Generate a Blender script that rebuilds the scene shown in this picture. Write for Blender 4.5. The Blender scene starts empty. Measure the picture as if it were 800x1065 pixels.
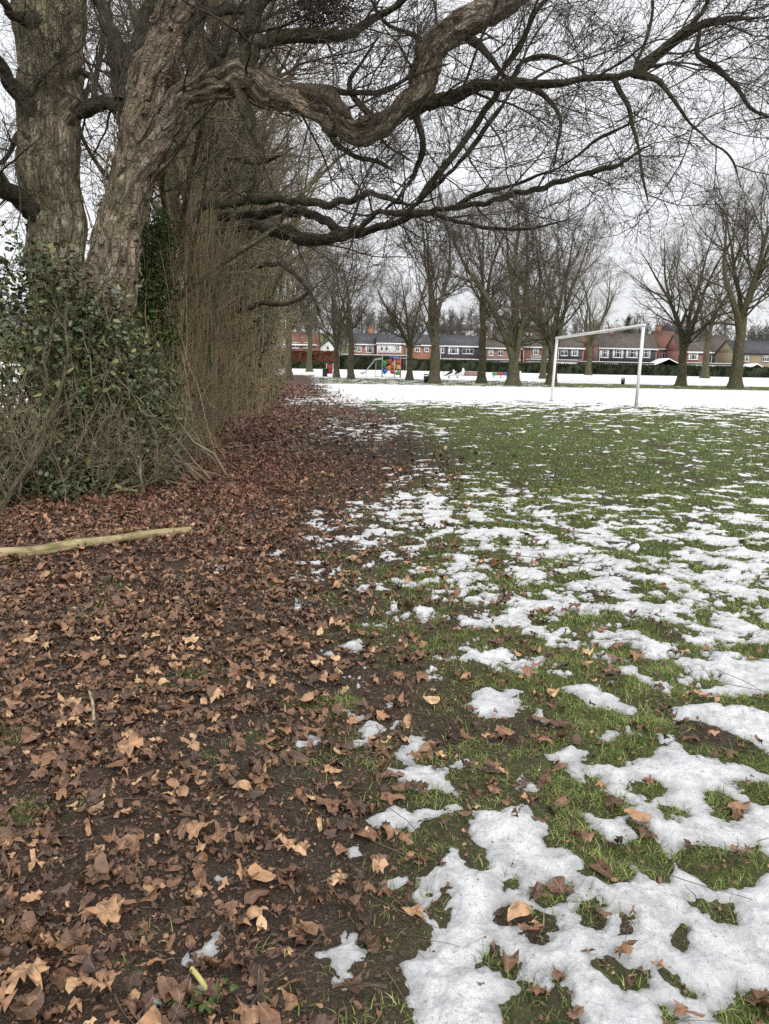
import bpy, math, random
import numpy as np
from statistics import NormalDist

rng = np.random.default_rng(7)
random.seed(7)
scene = bpy.context.scene
COL = scene.collection

# ------------------------------------------------------------------ camera frame
W0, H0, FPX = 800.0, 1065.0, 804.0
CAMZ = 1.35
HOR = 382.0
ROLL = 0.020
pitch = math.atan((H0 / 2 - HOR) / FPX)
F_ = np.array([0, math.cos(pitch), -math.sin(pitch)])
R0 = np.array([1.0, 0, 0]); U0 = np.array([0, math.sin(pitch), math.cos(pitch)])
R_ = math.cos(ROLL) * R0 + math.sin(ROLL) * U0
U_ = math.cos(ROLL) * U0 - math.sin(ROLL) * R0
CP = np.array([0, 0, CAMZ])

def ray(px, py):
    return F_ + (px - W0 / 2) / FPX * R_ + (H0 / 2 - py) / FPX * U_

def at(px, py, depth):
    """world point seen at a photo pixel, on the plane y = depth"""
    d = ray(px, py)
    return CP + d * (depth / d[1])

def project(x, y, z):
    dx, dy, dz = x - CP[0], y - CP[1], z - CP[2]
    f = dx * F_[0] + dy * F_[1] + dz * F_[2]
    f = np.maximum(f, 1e-3)
    r = dx * R_[0] + dy * R_[1] + dz * R_[2]
    u = dx * U_[0] + dy * U_[1] + dz * U_[2]
    return W0 / 2 + FPX * r / f, H0 / 2 - FPX * u / f

# ------------------------------------------------------------------ noise
def _hash(ix, iy, iz, seed):
    h = (ix.astype(np.int64) * 374761393 + iy.astype(np.int64) * 668265263 + iz * 2147483647 + seed * 1274126177) & 0xFFFFFFFF
    h = ((h ^ (h >> 13)) * 1274126177) & 0xFFFFFFFF
    h = (h ^ (h >> 16)) & 0xFFFFFFFF
    return h
def perlin(x, y, seed=0):
    x = np.asarray(x, float); y = np.asarray(y, float)
    x0 = np.floor(x); y0 = np.floor(y)
    fx = x - x0; fy = y - y0
    u = fx * fx * fx * (fx * (fx * 6 - 15) + 10); v = fy * fy * fy * (fy * (fy * 6 - 15) + 10)
    ix = x0.astype(np.int64); iy = y0.astype(np.int64)
    def g(a, b):
        h = _hash(ix + a, iy + b, 0, seed) / 4294967296.0 * 2 * np.pi
        return np.cos(h) * (fx - a) + np.sin(h) * (fy - b)
    n0 = g(0, 0) * (1 - u) + g(1, 0) * u
    n1 = g(0, 1) * (1 - u) + g(1, 1) * u
    return (n0 * (1 - v) + n1 * v) * 1.5
def fbm(x, y, octv=4, seed=0, gain=0.5):
    s = 0; a = 1.0; t = 0
    for o in range(octv):
        s = s + a * perlin(x * 2 ** o + 17.3 * o, y * 2 ** o - 9.1 * o, seed + o * 31)
        t += a * a; a *= gain
    return s / math.sqrt(t)
def vnoise3(x, y, z, seed=0):
    x0 = np.floor(x); y0 = np.floor(y); z0 = np.floor(z)
    fx = x - x0; fy = y - y0; fz = z - z0
    fx = fx * fx * (3 - 2 * fx); fy = fy * fy * (3 - 2 * fy); fz = fz * fz * (3 - 2 * fz)
    ix = x0.astype(np.int64); iy = y0.astype(np.int64); iz = z0.astype(np.int64)
    def c(a, b, d): return _hash(ix + a, iy + b, iz + d, seed) / 4294967296.0
    def m(p, q, t): return p * (1 - t) + q * t
    return m(m(m(c(0,0,0), c(1,0,0), fx), m(c(0,1,0), c(1,1,0), fx), fy), m(m(c(0,0,1), c(1,0,1), fx), m(c(0,1,1), c(1,1,1), fx), fy), fz) * 2 - 1
def sstep(a, b, x):
    t = np.clip((x - a) / (b - a), 0, 1)
    return t * t * (3 - 2 * t)

# ------------------------------------------------------------------ terrain and zones
def terrain(x, y):
    x = np.asarray(x, float); y = np.asarray(y, float)
    z = 0.85 * sstep(88, 130, y)
    z = z + 0.30 * np.exp(-((x - 8) ** 2 + (y - 24) ** 2) / (2 * 7.5 ** 2))
    near = 1 - sstep(25, 60, np.hypot(x, y))
    d_ = np.hypot(x, y)
    z = z + near * (0.020 * perlin(x * 1.1, y * 1.1, 5) + 0.016 * perlin(x * 3.1, y * 3.1, 6)) + 0.012 * (1 - sstep(6, 12, d_)) * perlin(x * 7.3, y * 7.3, 7) + 0.007 * (1 - sstep(3, 6, d_)) * perlin(x * 15, y * 15, 9)
    hb = 0.55 + 0.45 * sstep(-60, 60, -x + 0.1 * y)
    z = z + hb * 17 * sstep(185, 420, y) + 3 * perlin(x * .01, y * .01, 8) * sstep(200, 400, y)
    return z
def hedge_x(y):
    return -3.15 - 0.112 * (y - 8.6)
def hitz(px, py):
    d = ray(px, py); t = CAMZ / -d[2]
    for _ in range(6):
        p = CP + d * t
        t = (CAMZ - float(terrain(p[0], p[1]))) / -d[2]
    return CP + d * t

# snow coverage map (share of ground under snow), then individual patches near the path
cov_x = np.array([200,250,300,350,400,450,500,550,600,650,700,750,800.])
cov_y = np.array([411,417,421,426,433,450,462,472,490,510,535,555,580,605,640,670,700,722.])
cov = np.array([
 [0,0,.6,.95,.97,.98,.98,.98,.98,.98,.98,.98,.98],
 [0,0,.3,.6,.8,.85,.9,.9,.93,.96,.96,.97,.97],
 [0,0,.15,.3,.45,.55,.7,.75,.8,.88,.92,.95,.95],
 [0,0,.05,.08,.10,.12,.25,.35,.42,.5,.55,.6,.62],
 [0,0,0,0,.03,.04,.12,.2,.28,.32,.36,.4,.46],
 [0,0,.02,.42,.45,.28,.14,.12,.16,.2,.24,.28,.34],
 [0,0,0,.03,.05,.05,.06,.08,.08,.14,.18,.22,.26],
 [0,0,0,0,0,.03,.06,.07,.10,.34,.24,.24,.26],
 [0,0,0,0,.05,.25,.26,.08,.04,.06,.10,.16,.22],
 [0,0,.02,.02,.15,.42,.48,.32,.22,.18,.2,.28,.33],
 [0,.02,.1,.2,.66,.6,.5,.42,.42,.38,.38,.42,.5],
 [0,0,.08,.25,.55,.45,.52,.52,.52,.48,.48,.52,.6],
 [0,.03,.10,.14,.15,.2,.42,.52,.52,.5,.52,.56,.6],
 [0,.0,.13,.08,.12,.38,.55,.52,.46,.5,.52,.56,.6],
 [0,0,0,.0,.10,.12,.42,.47,.37,.46,.5,.52,.6],
 [0,0,0,.04,.03,.10,.18,.32,.32,.42,.46,.6,.7],
 [0,0,0,0,.03,.05,.12,.2,.16,.16,.3,.42,.6],
 [0,0,0,0,0,0,0,0,0,0,0,0,0]])
def bilin(px, py):
    px = np.clip(px, cov_x[0], cov_x[-1]); py = np.clip(py, cov_y[0], cov_y[-1])
    i = np.clip(np.searchsorted(cov_x, px) - 1, 0, len(cov_x) - 2); j = np.clip(np.searchsorted(cov_y, py) - 1, 0, len(cov_y) - 2)
    tx = (px - cov_x[i]) / (cov_x[i + 1] - cov_x[i]); ty = (py - cov_y[j]) / (cov_y[j + 1] - cov_y[j])
    return (cov[j, i] * (1 - tx) + cov[j, i + 1] * tx) * (1 - ty) + (cov[j + 1, i] * (1 - tx) + cov[j + 1, i + 1] * tx) * ty
_nd = NormalDist()
_pt = np.linspace(0.002, 0.998, 500)
_pq = np.array([_nd.inv_cdf(1 - p) for p in _pt])
_s1 = fbm(rng.random(40000) * 300, rng.random(40000) * 300, 6, 40, .8); NSTD = float(_s1.std()); NMEAN = float(_s1.mean())

SNOW_POLYS = [
 [(490,845),(520,839),(545,838),(560,850),(573,863),(568,878),(590,880),(606,900),(603,915),(625,918),(650,915),(670,903),(690,905),(705,890),(712,900),(735,915),(765,920),(785,918),(800,908),(900,910),(960,1110),(430,1110),(425,1055),(428,1040),(412,998),(430,980),(448,968),(446,954),(430,950),(434,938),(440,925),(428,910),(445,905),(460,893),(472,884),(484,900),(494,906),(500,900),(497,885),(490,868)],
 [(567,784),(590,773),(614,780),(610,795),(640,795),(655,787),(695,775),(676,763),(700,762),(722,785),(755,785),(800,800),(880,805),(900,930),(800,905),(795,880),(780,882),(740,887),(705,892),(690,880),(668,858),(655,845),(640,832),(625,815),(612,802),(600,812),(590,808),(585,798)],
 [(593,842),(620,845),(640,848),(660,846),(661,865),(655,875),(640,877),(620,868),(605,855)],
 [(695,740),(712,732),(735,730),(780,735),(800,742),(880,740),(880,800),(800,782),(780,770),(755,757),(735,747),(715,747),(700,750)],
 [(722,722),(765,700),(800,690),(880,690),(880,722),(800,722),(760,725)],
 [(586,718),(610,712),(630,718),(650,730),(667,740),(660,746),(640,738),(620,735),(605,727)],
 [(636,692),(660,695),(680,705),(703,715),(695,722),(670,710),(650,705)],
 [(618,762),(630,756),(642,762),(636,769),(622,768)],
 [(650,757),(660,754),(666,762),(655,764)],
 [(532,812),(545,805),(562,822),(555,829),(538,826)],
 [(308,771),(320,764),(334,768),(330,775),(312,776)],
 [(360,776),(375,766),(378,752),(392,746),(399,754),(392,766),(382,777),(366,779)],
 [(357,732),(372,736),(380,744),(368,746),(358,740)],
 [(403,756),(412,745),(423,745),(412,757)],
 [(424,767),(440,764),(453,769),(440,778),(427,782),(432,790),(450,793),(468,801),(466,812),(477,822),(475,830),(462,822),(440,820),(412,814),(404,806),(420,796),(412,786)],
 [(383,850),(410,842),(430,840),(450,838),(475,834),(479,849),(468,846),(450,851),(430,857),(415,865),(390,862)],
 [(484,737),(498,715),(512,713),(530,724),(550,732),(538,747),(505,749),(488,745)],
 [(470,795),(492,788),(496,795),(476,802)],
 [(553,742),(560,735),(570,744),(562,752)],
 [(334,986),(344,970),(362,962),(376,969),(389,980),(384,991),(370,1001),(361,1021),(351,1024),(344,1006)],
 [(190,997),(204,976),(221,956),(232,960),(229,973),(212,986),(198,1000)],
 [(136,1031),(150,1022),(168,1030),(162,1043),(152,1051),(142,1044)],
 [(198,1028),(214,1014),(227,1017),(206,1036)],
 [(246,903),(258,897),(272,904),(260,913),(250,912)],
 [(224,908),(234,904),(240,912),(230,917)],
 [(363,884),(371,882),(375,890),(367,896)],
 [(394,908),(412,903),(420,912),(404,923),(396,918)],
 [(440,706),(452,700),(460,705),(448,709)],
 [(355,668),(375,664),(382,674),(366,678)],
 [(520,735),(526,715),(545,722),(540,738)],
 [(402,735),(406,725),(414,722),(411,732)],
]
HOLES = [
 [(452,930),(466,920),(474,926),(462,930),(458,940),(466,950),(474,944),(475,951),(464,956),(452,948)],
 [(519,945),(530,938),(545,946),(560,948),(574,962),(570,974),(556,972),(545,962),(528,962),(519,955)],
 [(560,964),(568,961),(575,962),(570,975),(562,973)],
 [(502,992),(512,988),(515,972),(522,984),(530,996),(534,1006),(528,1010),(516,1002),(504,1000)],
 [(532,1014),(550,1016),(556,1024),(545,1028),(534,1022)],
 [(570,1025),(578,1014),(586,1018),(585,1028),(596,1040),(606,1065),(606,1100),(524,1100),(524,1042),(538,1030),(555,1032),(570,1036)],
 [(556,930),(572,918),(590,922),(596,934),(580,940),(560,940)],
 [(528,912),(540,910),(543,922),(536,924),(522,930),(520,924)],
 [(600,950),(612,930),(628,942),(628,968),(618,964),(603,955)],
 [(641,950),(652,952),(655,965),(650,975),(643,966)],
 [(622,994),(634,998),(650,1002),(684,1004),(682,1018),(662,1024),(652,1036),(642,1026),(630,1012)],
 [(718,932),(742,928),(762,940),(768,950),(755,954),(735,946),(720,944)],
 [(698,963),(710,960),(718,974),(710,978),(700,972)],
 [(700,1010),(714,1008),(726,1026),(716,1030),(706,1022)],
 [(690,1044),(700,1042),(710,1062),(704,1072),(694,1056)],
 [(748,1050),(760,1036),(772,1022),(790,1020),(820,1024),(850,1100),(756,1100)],
 [(655,815),(675,810),(700,816),(698,828),(680,832),(660,826)],
 [(764,812),(785,808),(800,812),(815,825),(790,830),(770,822)],
 [(735,818),(750,822),(770,832),(772,848),(755,852),(740,838)],
 [(685,838),(700,834),(716,838),(712,848),(694,848)],
 [(705,880),(725,875),(745,880),(770,890),(784,900),(784,918),(765,920),(740,912),(720,905),(708,892)],
 [(690,845),(704,848),(700,856),(690,852)],
 [(668,905),(680,898),(690,906),(680,912)],
]
def polyw(p):
    out = []
    for (a, b) in p:
        d = ray(a, b); t = (CAMZ - 0.012) / -d[2]; q = CP + d * t; out.append((q[0], q[1]))
    return np.array(out)
PW = [polyw(p) for p in SNOW_POLYS]; HW = [polyw(p) for p in HOLES]
def sdpoly(x, y, poly):
    d = np.full(x.shape, 1e9); ins = np.zeros(x.shape, bool)
    n = len(poly)
    for i in range(n):
        ax, ay = poly[i]; bx, by = poly[(i + 1) % n]
        ex, ey = bx - ax, by - ay
        t = np.clip(((x - ax) * ex + (y - ay) * ey) / (ex * ex + ey * ey + 1e-12), 0, 1)
        d = np.minimum(d, (x - ax - t * ex) ** 2 + (y - ay - t * ey) ** 2)
        if ay != by:
            c = ((ay > y) != (by > y)) & (x < (bx - ax) * (y - ay) / (by - ay) + ax)
            ins ^= c
    d = np.sqrt(d)
    return np.where(ins, d, -d)
def snow_s(x, y):
    """signed depth into snow in metres (positive inside)"""
    x = np.asarray(x, float).ravel(); y = np.asarray(y, float).ravel()
    px, py = project(x, y, terrain(x, y))
    c = bilin(px, py)
    dist = np.hypot(x, y)
    # beyond the map: the far white field, bare leafy ground under the row of trees
    u = x - hedge_x(y)
    far = sstep(28, 36, y)
    side = sstep(0.6, 3.0, x + 3.3 + 0.115 * (y - 8.6) - 2.2)
    cf = 0.985 * side
    treeband = sstep(60, 64, y - 0.16 * x) * (1 - sstep(88, 96, y - 0.05 * x))
    bare_l = 0.72 * treeband * (1 - sstep(14, 24, x))
    bare_r = 0.93 * sstep(64, 67, y - 0.08 * x) * (1 - sstep(84, 88, y - 0.08 * x)) * sstep(8, 18, x)
    cf = cf * (1 - np.maximum(bare_l, bare_r))
    cf = np.where(y > 100, 0.985, cf)
    c = np.where(y > 28, c * (1 - far) + cf * far, c)
    c = np.where((py < 411) & (y > 0), np.maximum(c, cf * sstep(20, 30, y)), c)
    # right of the picture: keep going; behind camera: patches; left of hedge: white garden
    c = np.where((y > 1.0) & (y < 8) & (x > 0), np.maximum(c, .62 * sstep(800, 900, px) * sstep(690, 740, py)), c)
    c = np.where(y < 1.0, 0.35 * sstep(0.0, 1.2, x), c)
    c = np.where(u < -2.5, 0.8 * sstep(2.5, 6, -u), c)
    c = np.where((y > 1.5) & (y < 27), c * np.interp(y, [3, 6, 12, 22], [1.06, 1.06, .92, .92]), c)
    c = c * (1 - .38 * sstep(428, 445, py) * (1 - sstep(500, 530, py)) * sstep(430, 520, px))
    c = np.clip(c, 0, 0.992)
    n1 = fbm(x * 3.1, y * 3.1, 6, 40, .8); n2 = fbm(x * 1.1 + 5, y * 1.1, 6, 60, .8)
    m = sstep(9, 26, dist) * 0.7
    n = (n1 * (1 - m) + n2 * m - NMEAN) / NSTD / np.sqrt((1 - m) ** 2 + m ** 2)
    t = np.interp(c, _pt, _pq)
    s = np.where(c > 0.003, (n - t) * np.interp(dist, [3, 25], [0.07, 0.12]), -0.3)
    k = np.where((y > 0.8) & (y < 6.5) & (x > -2.2))[0]
    if len(k):
        xx = x[k] + 0.032 * perlin(x[k] * 12, y[k] * 12, 70) + 0.018 * perlin(x[k] * 33, y[k] * 33, 71) + .007 * perlin(x[k] * 80, y[k] * 80, 74)
        yy = y[k] + 0.032 * perlin(x[k] * 12 + 50, y[k] * 12, 72) + 0.018 * perlin(x[k] * 33 + 9, y[k] * 33, 73) + .007 * perlin(x[k] * 80, y[k] * 80, 75)
        sp = np.full(len(k), -0.3)
        for P_ in PW:
            x0, y0 = P_.min(0) - .3; x1, y1 = P_.max(0) + .3
            q = np.where((xx > x0) & (xx < x1) & (yy > y0) & (yy < y1))[0]
            if len(q): sp[q] = np.maximum(sp[q], sdpoly(xx[q], yy[q], P_))
        for P_ in HW:
            x0, y0 = P_.min(0) - .3; x1, y1 = P_.max(0) + .3
            q = np.where((xx > x0) & (xx < x1) & (yy > y0) & (yy < y1))[0]
            if len(q): sp[q] = np.minimum(sp[q], -sdpoly(xx[q], yy[q], P_) + 0.002)
        # tiny melt holes inside the near patches
        mh = fbm(xx * 9, yy * 9, 3, 90)
        sp = np.where((sp > 0) & (mh > 0.95), 0.03 - (mh - 0.95) * 0.9, sp)
        s[k] = np.maximum(s[k], sp)
    return s
def snow_h(x, y):
    s = snow_s(x, y)
    x = np.asarray(x, float).ravel(); y = np.asarray(y, float).ravel()
    dd = np.hypot(x, y)
    T = 0.019 + 0.012 * fbm(x * 3.5, y * 3.5, 3, 77) + 0.0045 * perlin(x * 16, y * 16, 78) + 0.0035 * perlin(x * 38, y * 38, 79) + 0.0030 * perlin(x * 90, y * 90, 80) * (dd < 4)
    T = np.maximum(T, 0.004) * np.interp(dd, [3, 8, 20, 34], [1, .55, .45, .7])
    return np.where(s > 0, T * (1 - np.exp(-np.maximum(s, 0) / np.interp(dd, [3, 7], [0.030, .018]))), s * 0.5) - 0.002, s

# ------------------------------------------------------------------ mesh helpers
def mk(name, V, faces, mat=None, parent=None, attrs=None, smooth=True, origin=None):
    """faces: list of (k, 3) or (k, 4) index arrays -> one mesh object"""
    V = np.asarray(V, np.float32).reshape(-1, 3)
    if isinstance(faces, np.ndarray): faces = [faces]
    faces = [np.asarray(f, np.int32) for f in faces if len(f)]
    me = bpy.data.meshes.new(name)
    nl = sum(f.size for f in faces); nf = sum(len(f) for f in faces)
    if origin is not None: V = V - np.asarray(origin, np.float32)
    me.vertices.add(len(V)); me.vertices.foreach_set('co', V.ravel())
    me.loops.add(nl); me.loops.foreach_set('vertex_index', np.concatenate([f.ravel() for f in faces]))
    me.polygons.add(nf)
    tot = np.concatenate([np.full(len(f), f.shape[1], np.int32) for f in faces])
    st = np.concatenate([[0], np.cumsum(tot)[:-1]]).astype(np.int32)
    me.polygons.foreach_set('loop_start', st)
    if smooth: me.polygons.foreach_set('use_smooth', np.ones(nf, bool))
    me.update(calc_edges=True)
    for k, a in (attrs or {}).items():
        a = np.asarray(a, np.float32)
        if a.ndim == 1:
            at_ = me.attributes.new(k, 'FLOAT', 'POINT'); at_.data.foreach_set('value', a)
        else:
            at_ = me.attributes.new(k, 'FLOAT_VECTOR', 'POINT'); at_.data.foreach_set('vector', a.ravel())
    if mat: me.materials.append(mat)
    o = bpy.data.objects.new(name, me); COL.objects.link(o)
    if origin is not None: o.location = origin
    if parent is not None:
        o.parent = parent
        if origin is None and parent.get('_o') is None:
            o.location = -parent.location
        elif origin is not None:
            o.location = np.asarray(origin) - np.array(parent.location)
    return o
def tag(o, label=None, cat=None, group=None, kind=None):
    if label: o['label'] = label
    if cat: o['category'] = cat
    if group: o['group'] = group
    if kind: o['kind'] = kind
    return o
def thing(name, label, cat, loc=(0, 0, 0), group=None):
    o = bpy.data.objects.new(name, None); COL.objects.link(o)
    o.location = [float(v) for v in loc]; o.empty_display_size = .2
    return tag(o, label, cat, group)

def nrm(a):
    return a / np.maximum(np.linalg.norm(a, axis=-1, keepdims=True), 1e-9)

def tubes(pts, rad, k=4, cap=False, bump=0.0, bseed=0):
    """pts (n,m,3), rad (n,m) -> V, quads, attr bk"""
    n, m, _ = pts.shape
    T = np.empty_like(pts); T[:, 1:-1] = pts[:, 2:] - pts[:, :-2]; T[:, 0] = pts[:, 1] - pts[:, 0]; T[:, -1] = pts[:, -1] - pts[:, -2]
    T = nrm(T)
    mean = nrm(pts[:, -1] - pts[:, 0] + 1e-6)
    ax = np.zeros((n, 3)); idx = np.argmin(np.abs(mean), axis=1); ax[np.arange(n), idx] = 1
    N = nrm(np.cross(T, ax[:, None, :])); B = np.cross(T, N)
    th = np.arange(k) / k * 2 * np.pi
    seg = np.linalg.norm(np.diff(pts, axis=1), axis=2); ln = np.concatenate([np.zeros((n, 1)), np.cumsum(seg, 1)], 1)
    c = np.cos(th); s = np.sin(th)
    RR = rad[:, :, None] * np.ones(k)
    bkx = rad[:, :, None] * c; bky = rad[:, :, None] * s; bkz = np.repeat(ln[:, :, None], k, 2)
    off = rng.random(n)[:, None, None] * 50
    if bump > 0:
        rr = rad[:, :, None]
        lx, ly, lz = bkx, bky, bkz
        d = 1.0 * vnoise3(lx * 9 + 3, ly * 9, lz * 1.6, bseed) + 0.6 * vnoise3(lx * 22, ly * 22, lz * 4, bseed + 1) + 0.35 * vnoise3(lx * 50, ly * 50, lz * 11, bseed + 2)
        rg = 1 - 2 * np.abs(vnoise3(lx * 7 + 30, ly * 7, lz * 1.1, bseed + 8)); d = d + .8 * (rg - .3)
        d = d + 0.7 * vnoise3(c[None, None, :] * 1.6 + 7, s[None, None, :] * 1.6 + rr * 0, lz * .5, bseed + 3)
        RR = RR * 1.0 + bump * d
    V = pts[:, :, None, :] + RR[..., None] * (N[:, :, None, :] * c[None, None, :, None] + B[:, :, None, :] * s[None, None, :, None])
    i = np.arange(n)[:, None, None] * (m * k); j = np.arange(m - 1)[None, :, None] * k; q = np.arange(k)[None, None, :]; q2 = (q + 1) % k
    a = i + j + q; b = i + j + q2; cc = i + j + k + q2; d_ = i + j + k + q
    Q = np.stack([a + 0 * b, b, cc, d_], -1).reshape(-1, 4)
    bk = np.stack([bkx + off, bky, bkz], -1).reshape(-1, 3)
    return V.reshape(-1, 3), Q, bk

def grow(P, D, L, nseg, wander, bias=(0, 0, 0)):
    n = len(P); pts = np.empty((n, nseg + 1, 3)); pts[:, 0] = P; D = nrm(D.copy()); bias = np.asarray(bias)
    st = (L / nseg)[:, None]
    for i in range(nseg):
        D = nrm(D + wander * rng.normal(size=(n, 3)) + bias)
        pts[:, i + 1] = pts[:, i] + D * st
    return pts
def spawn(pts, rad, k, t0=.15, t1=1.0, a0=25, a1=60, pref=None, prefw=0):
    n, m, _ = pts.shape
    t = (t0 + (t1 - t0) * (np.arange(k)[None] + rng.random((n, k))) / k) * (m - 1)
    t = np.clip(t, 0, m - 1.001)
    i = t.astype(int); f = (t - i)[..., None]
    r = np.arange(n)[:, None]
    P = pts[r, i] * (1 - f) + pts[r, i + 1] * f
    T = nrm(pts[r, i + 1] - pts[r, i])
    R = rad[r, i] * (1 - f[..., 0]) + rad[r, i + 1] * f[..., 0]
    rv = rng.normal(size=T.shape); rv = nrm(rv - (rv * T).sum(-1, keepdims=True) * T)
    ang = np.radians(a0 + (a1 - a0) * rng.random((n, k)))[..., None]
    D = T * np.cos(ang) + rv * np.sin(ang)
    if pref is not None: D = nrm(D + prefw * np.asarray(pref))
    return P.reshape(-1, 3), D.reshape(-1, 3), R.reshape(-1), (t / (m - 1)).reshape(-1)
def taper(n, m, r0, r1):
    return r0[:, None] * (1 - np.linspace(0, 1, m)[None]) + r1[:, None] * np.linspace(0, 1, m)[None]
def cat(parts):
    V = []; Q = []; B = []; o = 0
    for v, q, b in parts:
        V.append(v); Q.append(q + o); B.append(b); o += len(v)
    return np.concatenate(V), np.concatenate(Q), np.concatenate(B)
def smoothline(pts, m):
    """Catmull-Rom resample of control rows (any columns) to m points"""
    p = np.asarray(pts, float); n = len(p)
    q = np.vstack([2 * p[0] - p[1], p, 2 * p[-1] - p[-2]])
    t = np.linspace(0, n - 1 - 1e-6, m); i = t.astype(int); f = (t - i)[:, None]
    a, b, c, d = q[i], q[i + 1], q[i + 2], q[i + 3]
    return 0.5 * (2 * b + (c - a) * f + (2 * a - 5 * b + 4 * c - d) * f ** 2 + (3 * b - a - 3 * c + d) * f ** 3)
def twigs_on(pts, rad, spec, bias=(0, 0, .03), cap_=False):
    """spec: list of (k, len_lo, len_hi, nseg, wander, a0, a1, rfac, rmin, sides, t0)"""
    out = []
    for lv, (k, l0, l1, ns, wa, a0, a1, rf, rmin, sides, t0) in enumerate(spec):
        P, D, R, t = spawn(pts, rad, k, t0, 1.0, a0, a1)
        L = (l0 + (l1 - l0) * rng.random(len(P))) * (1.1 - 0.45 * t)
        pts = grow(P, D, L, ns, wa, bias)
        r0 = np.clip(R * rf, rmin, max(rmin * 2.6, .012) if l1 < 2.2 and cap_ else 9); rad = taper(len(P), ns + 1, r0, np.maximum(r0 * .35, rmin * .6))
        out.append(tubes(pts, rad, sides))
    return out

# boxes etc. collected into one mesh
class MB:
    def __init__(s): s.V = []; s.F4 = []; s.F3 = []; s.n = 0
    def add(s, V, F4=None, F3=None):
        V = np.asarray(V, float); s.V.append(V)
        if F4 is not None and len(F4): s.F4.append(np.asarray(F4) + s.n)
        if F3 is not None and len(F3): s.F3.append(np.asarray(F3) + s.n)
        s.n += len(V); return s
    def box(s, x0, x1, y0, y1, z0, z1, M=None):
        V = np.array([(x, y, z) for z in (z0, z1) for y in (y0, y1) for x in (x0, x1)], float)
        if M is not None: V = V @ M[0].T + M[1]
        return s.add(V, [(0, 2, 3, 1), (4, 5, 7, 6), (0, 1, 5, 4), (2, 6, 7, 3), (0, 4, 6, 2), (1, 3, 7, 5)])
    def prism(s, poly, y0, y1, M=None):
        """poly in (x,z), extruded y0..y1"""
        n = len(poly)
        V = np.array([(x, y0, z) for x, z in poly] + [(x, y1, z) for x, z in poly], float)
        if M is not None: V = V @ M[0].T + M[1]
        F4 = [(i, (i + 1) % n, n + (i + 1) % n, n + i) for i in range(n)]
        F3 = [(0, i + 1, i) for i in range(1, n - 1)] + [(n, n + i, n + i + 1) for i in range(1, n - 1)]
        return s.add(V, F4, F3)
    def tube(s, pts, r, k=10):
        pts = np.asarray(pts, float)[None]; rr = np.asarray(r, float) * np.ones(pts.shape[1])
        V, Q, _ = tubes(pts, rr[None], k)
        m = pts.shape[1]; base = len(V)
        V = np.vstack([V, pts[0, 0], pts[0, -1]])
        F3 = [(base, (i + 1) % k, i) for i in range(k)] + [(base + 1, (m - 1) * k + i, (m - 1) * k + (i + 1) % k) for i in range(k)]
        return s.add(V, Q, F3)
    def build(s, name, mat, parent=None, smooth=False, bevel=0):
        fs = []
        if s.F4: fs.append(np.concatenate(s.F4))
        if s.F3: fs.append(np.concatenate(s.F3))
        o = mk(name, np.concatenate(s.V), fs, mat, parent, smooth=smooth)
        if bevel:
            b = o.modifiers.new('bevel', 'BEVEL'); b.width = bevel; b.segments = 2; b.limit_method = 'ANGLE'
        return o

# ------------------------------------------------------------------ materials
def newmat(name, rough=.8, spec=.3):
    m = bpy.data.materials.new(name); m.use_nodes = True
    nt = m.node_tree; b = nt.nodes['Principled BSDF']
    b.inputs['Roughness'].default_value = rough; b.inputs['Specular IOR Level'].default_value = spec
    return m, nt, b
def N(nt, typ, **kw):
    n = nt.nodes.new(typ)
    for k, v in kw.items():
        if k in n.inputs.keys() if isinstance(k, str) else False: pass
        setattr(n, k, v)
    return n
def ramp(nt, fac, stops, interp='LINEAR'):
    r = nt.nodes.new('ShaderNodeValToRGB'); r.color_ramp.interpolation = interp
    e = r.color_ramp.elements
    while len(e) > 1: e.remove(e[-1])
    e[0].position = stops[0][0]; e[0].color = (*stops[0][1], 1) if len(stops[0][1]) == 3 else stops[0][1]
    for p, c in stops[1:]:
        x = e.new(p); x.color = (*c, 1)
    nt.links.new(fac, r.inputs[0]); return r.outputs[0]
def g3(v): return (v, v, v)
def noise(nt, vec, scale, detail=4, rough=.6, dist=0):
    n = nt.nodes.new('ShaderNodeTexNoise'); n.inputs['Scale'].default_value = scale; n.inputs['Detail'].default_value = detail
    n.inputs['Roughness'].default_value = rough; n.inputs['Distortion'].default_value = dist
    if vec is not None: nt.links.new(vec, n.inputs['Vector'])
    return n.outputs['Fac']
def mapv(nt, vec, sc):
    n = nt.nodes.new('ShaderNodeMapping'); n.inputs['Scale'].default_value = sc; nt.links.new(vec, n.inputs['Vector']); return n.outputs[0]
def mix(nt, f, a, b, bt='MIX'):
    n = nt.nodes.new('ShaderNodeMix'); n.data_type = 'RGBA'; n.blend_type = bt
    for s, v in ((0, f), (6, a), (7, b)):
        if hasattr(v, 'links') or isinstance(v, bpy.types.NodeSocket): nt.links.new(v, n.inputs[s])
        elif s == 0: n.inputs[0].default_value = v
        else: n.inputs[s].default_value = (*v, 1)
    return n.outputs[2]
def bump(nt, b, h, strength=.5, dist=.02):
    n = nt.nodes.new('ShaderNodeBump'); n.inputs['Strength'].default_value = strength; n.inputs['Distance'].default_value = dist
    nt.links.new(h, n.inputs['Height']); nt.links.new(n.outputs[0], b.inputs['Normal'])
def attr(nt, name, vec=False):
    n = nt.nodes.new('ShaderNodeAttribute'); n.attribute_name = name
    return n.outputs['Vector'] if vec else n.outputs['Fac']
def objco(nt):
    return nt.nodes.new('ShaderNodeTexCoord').outputs['Object']
def geopos(nt):
    return nt.nodes.new('ShaderNodeNewGeometry').outputs['Position']
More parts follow.
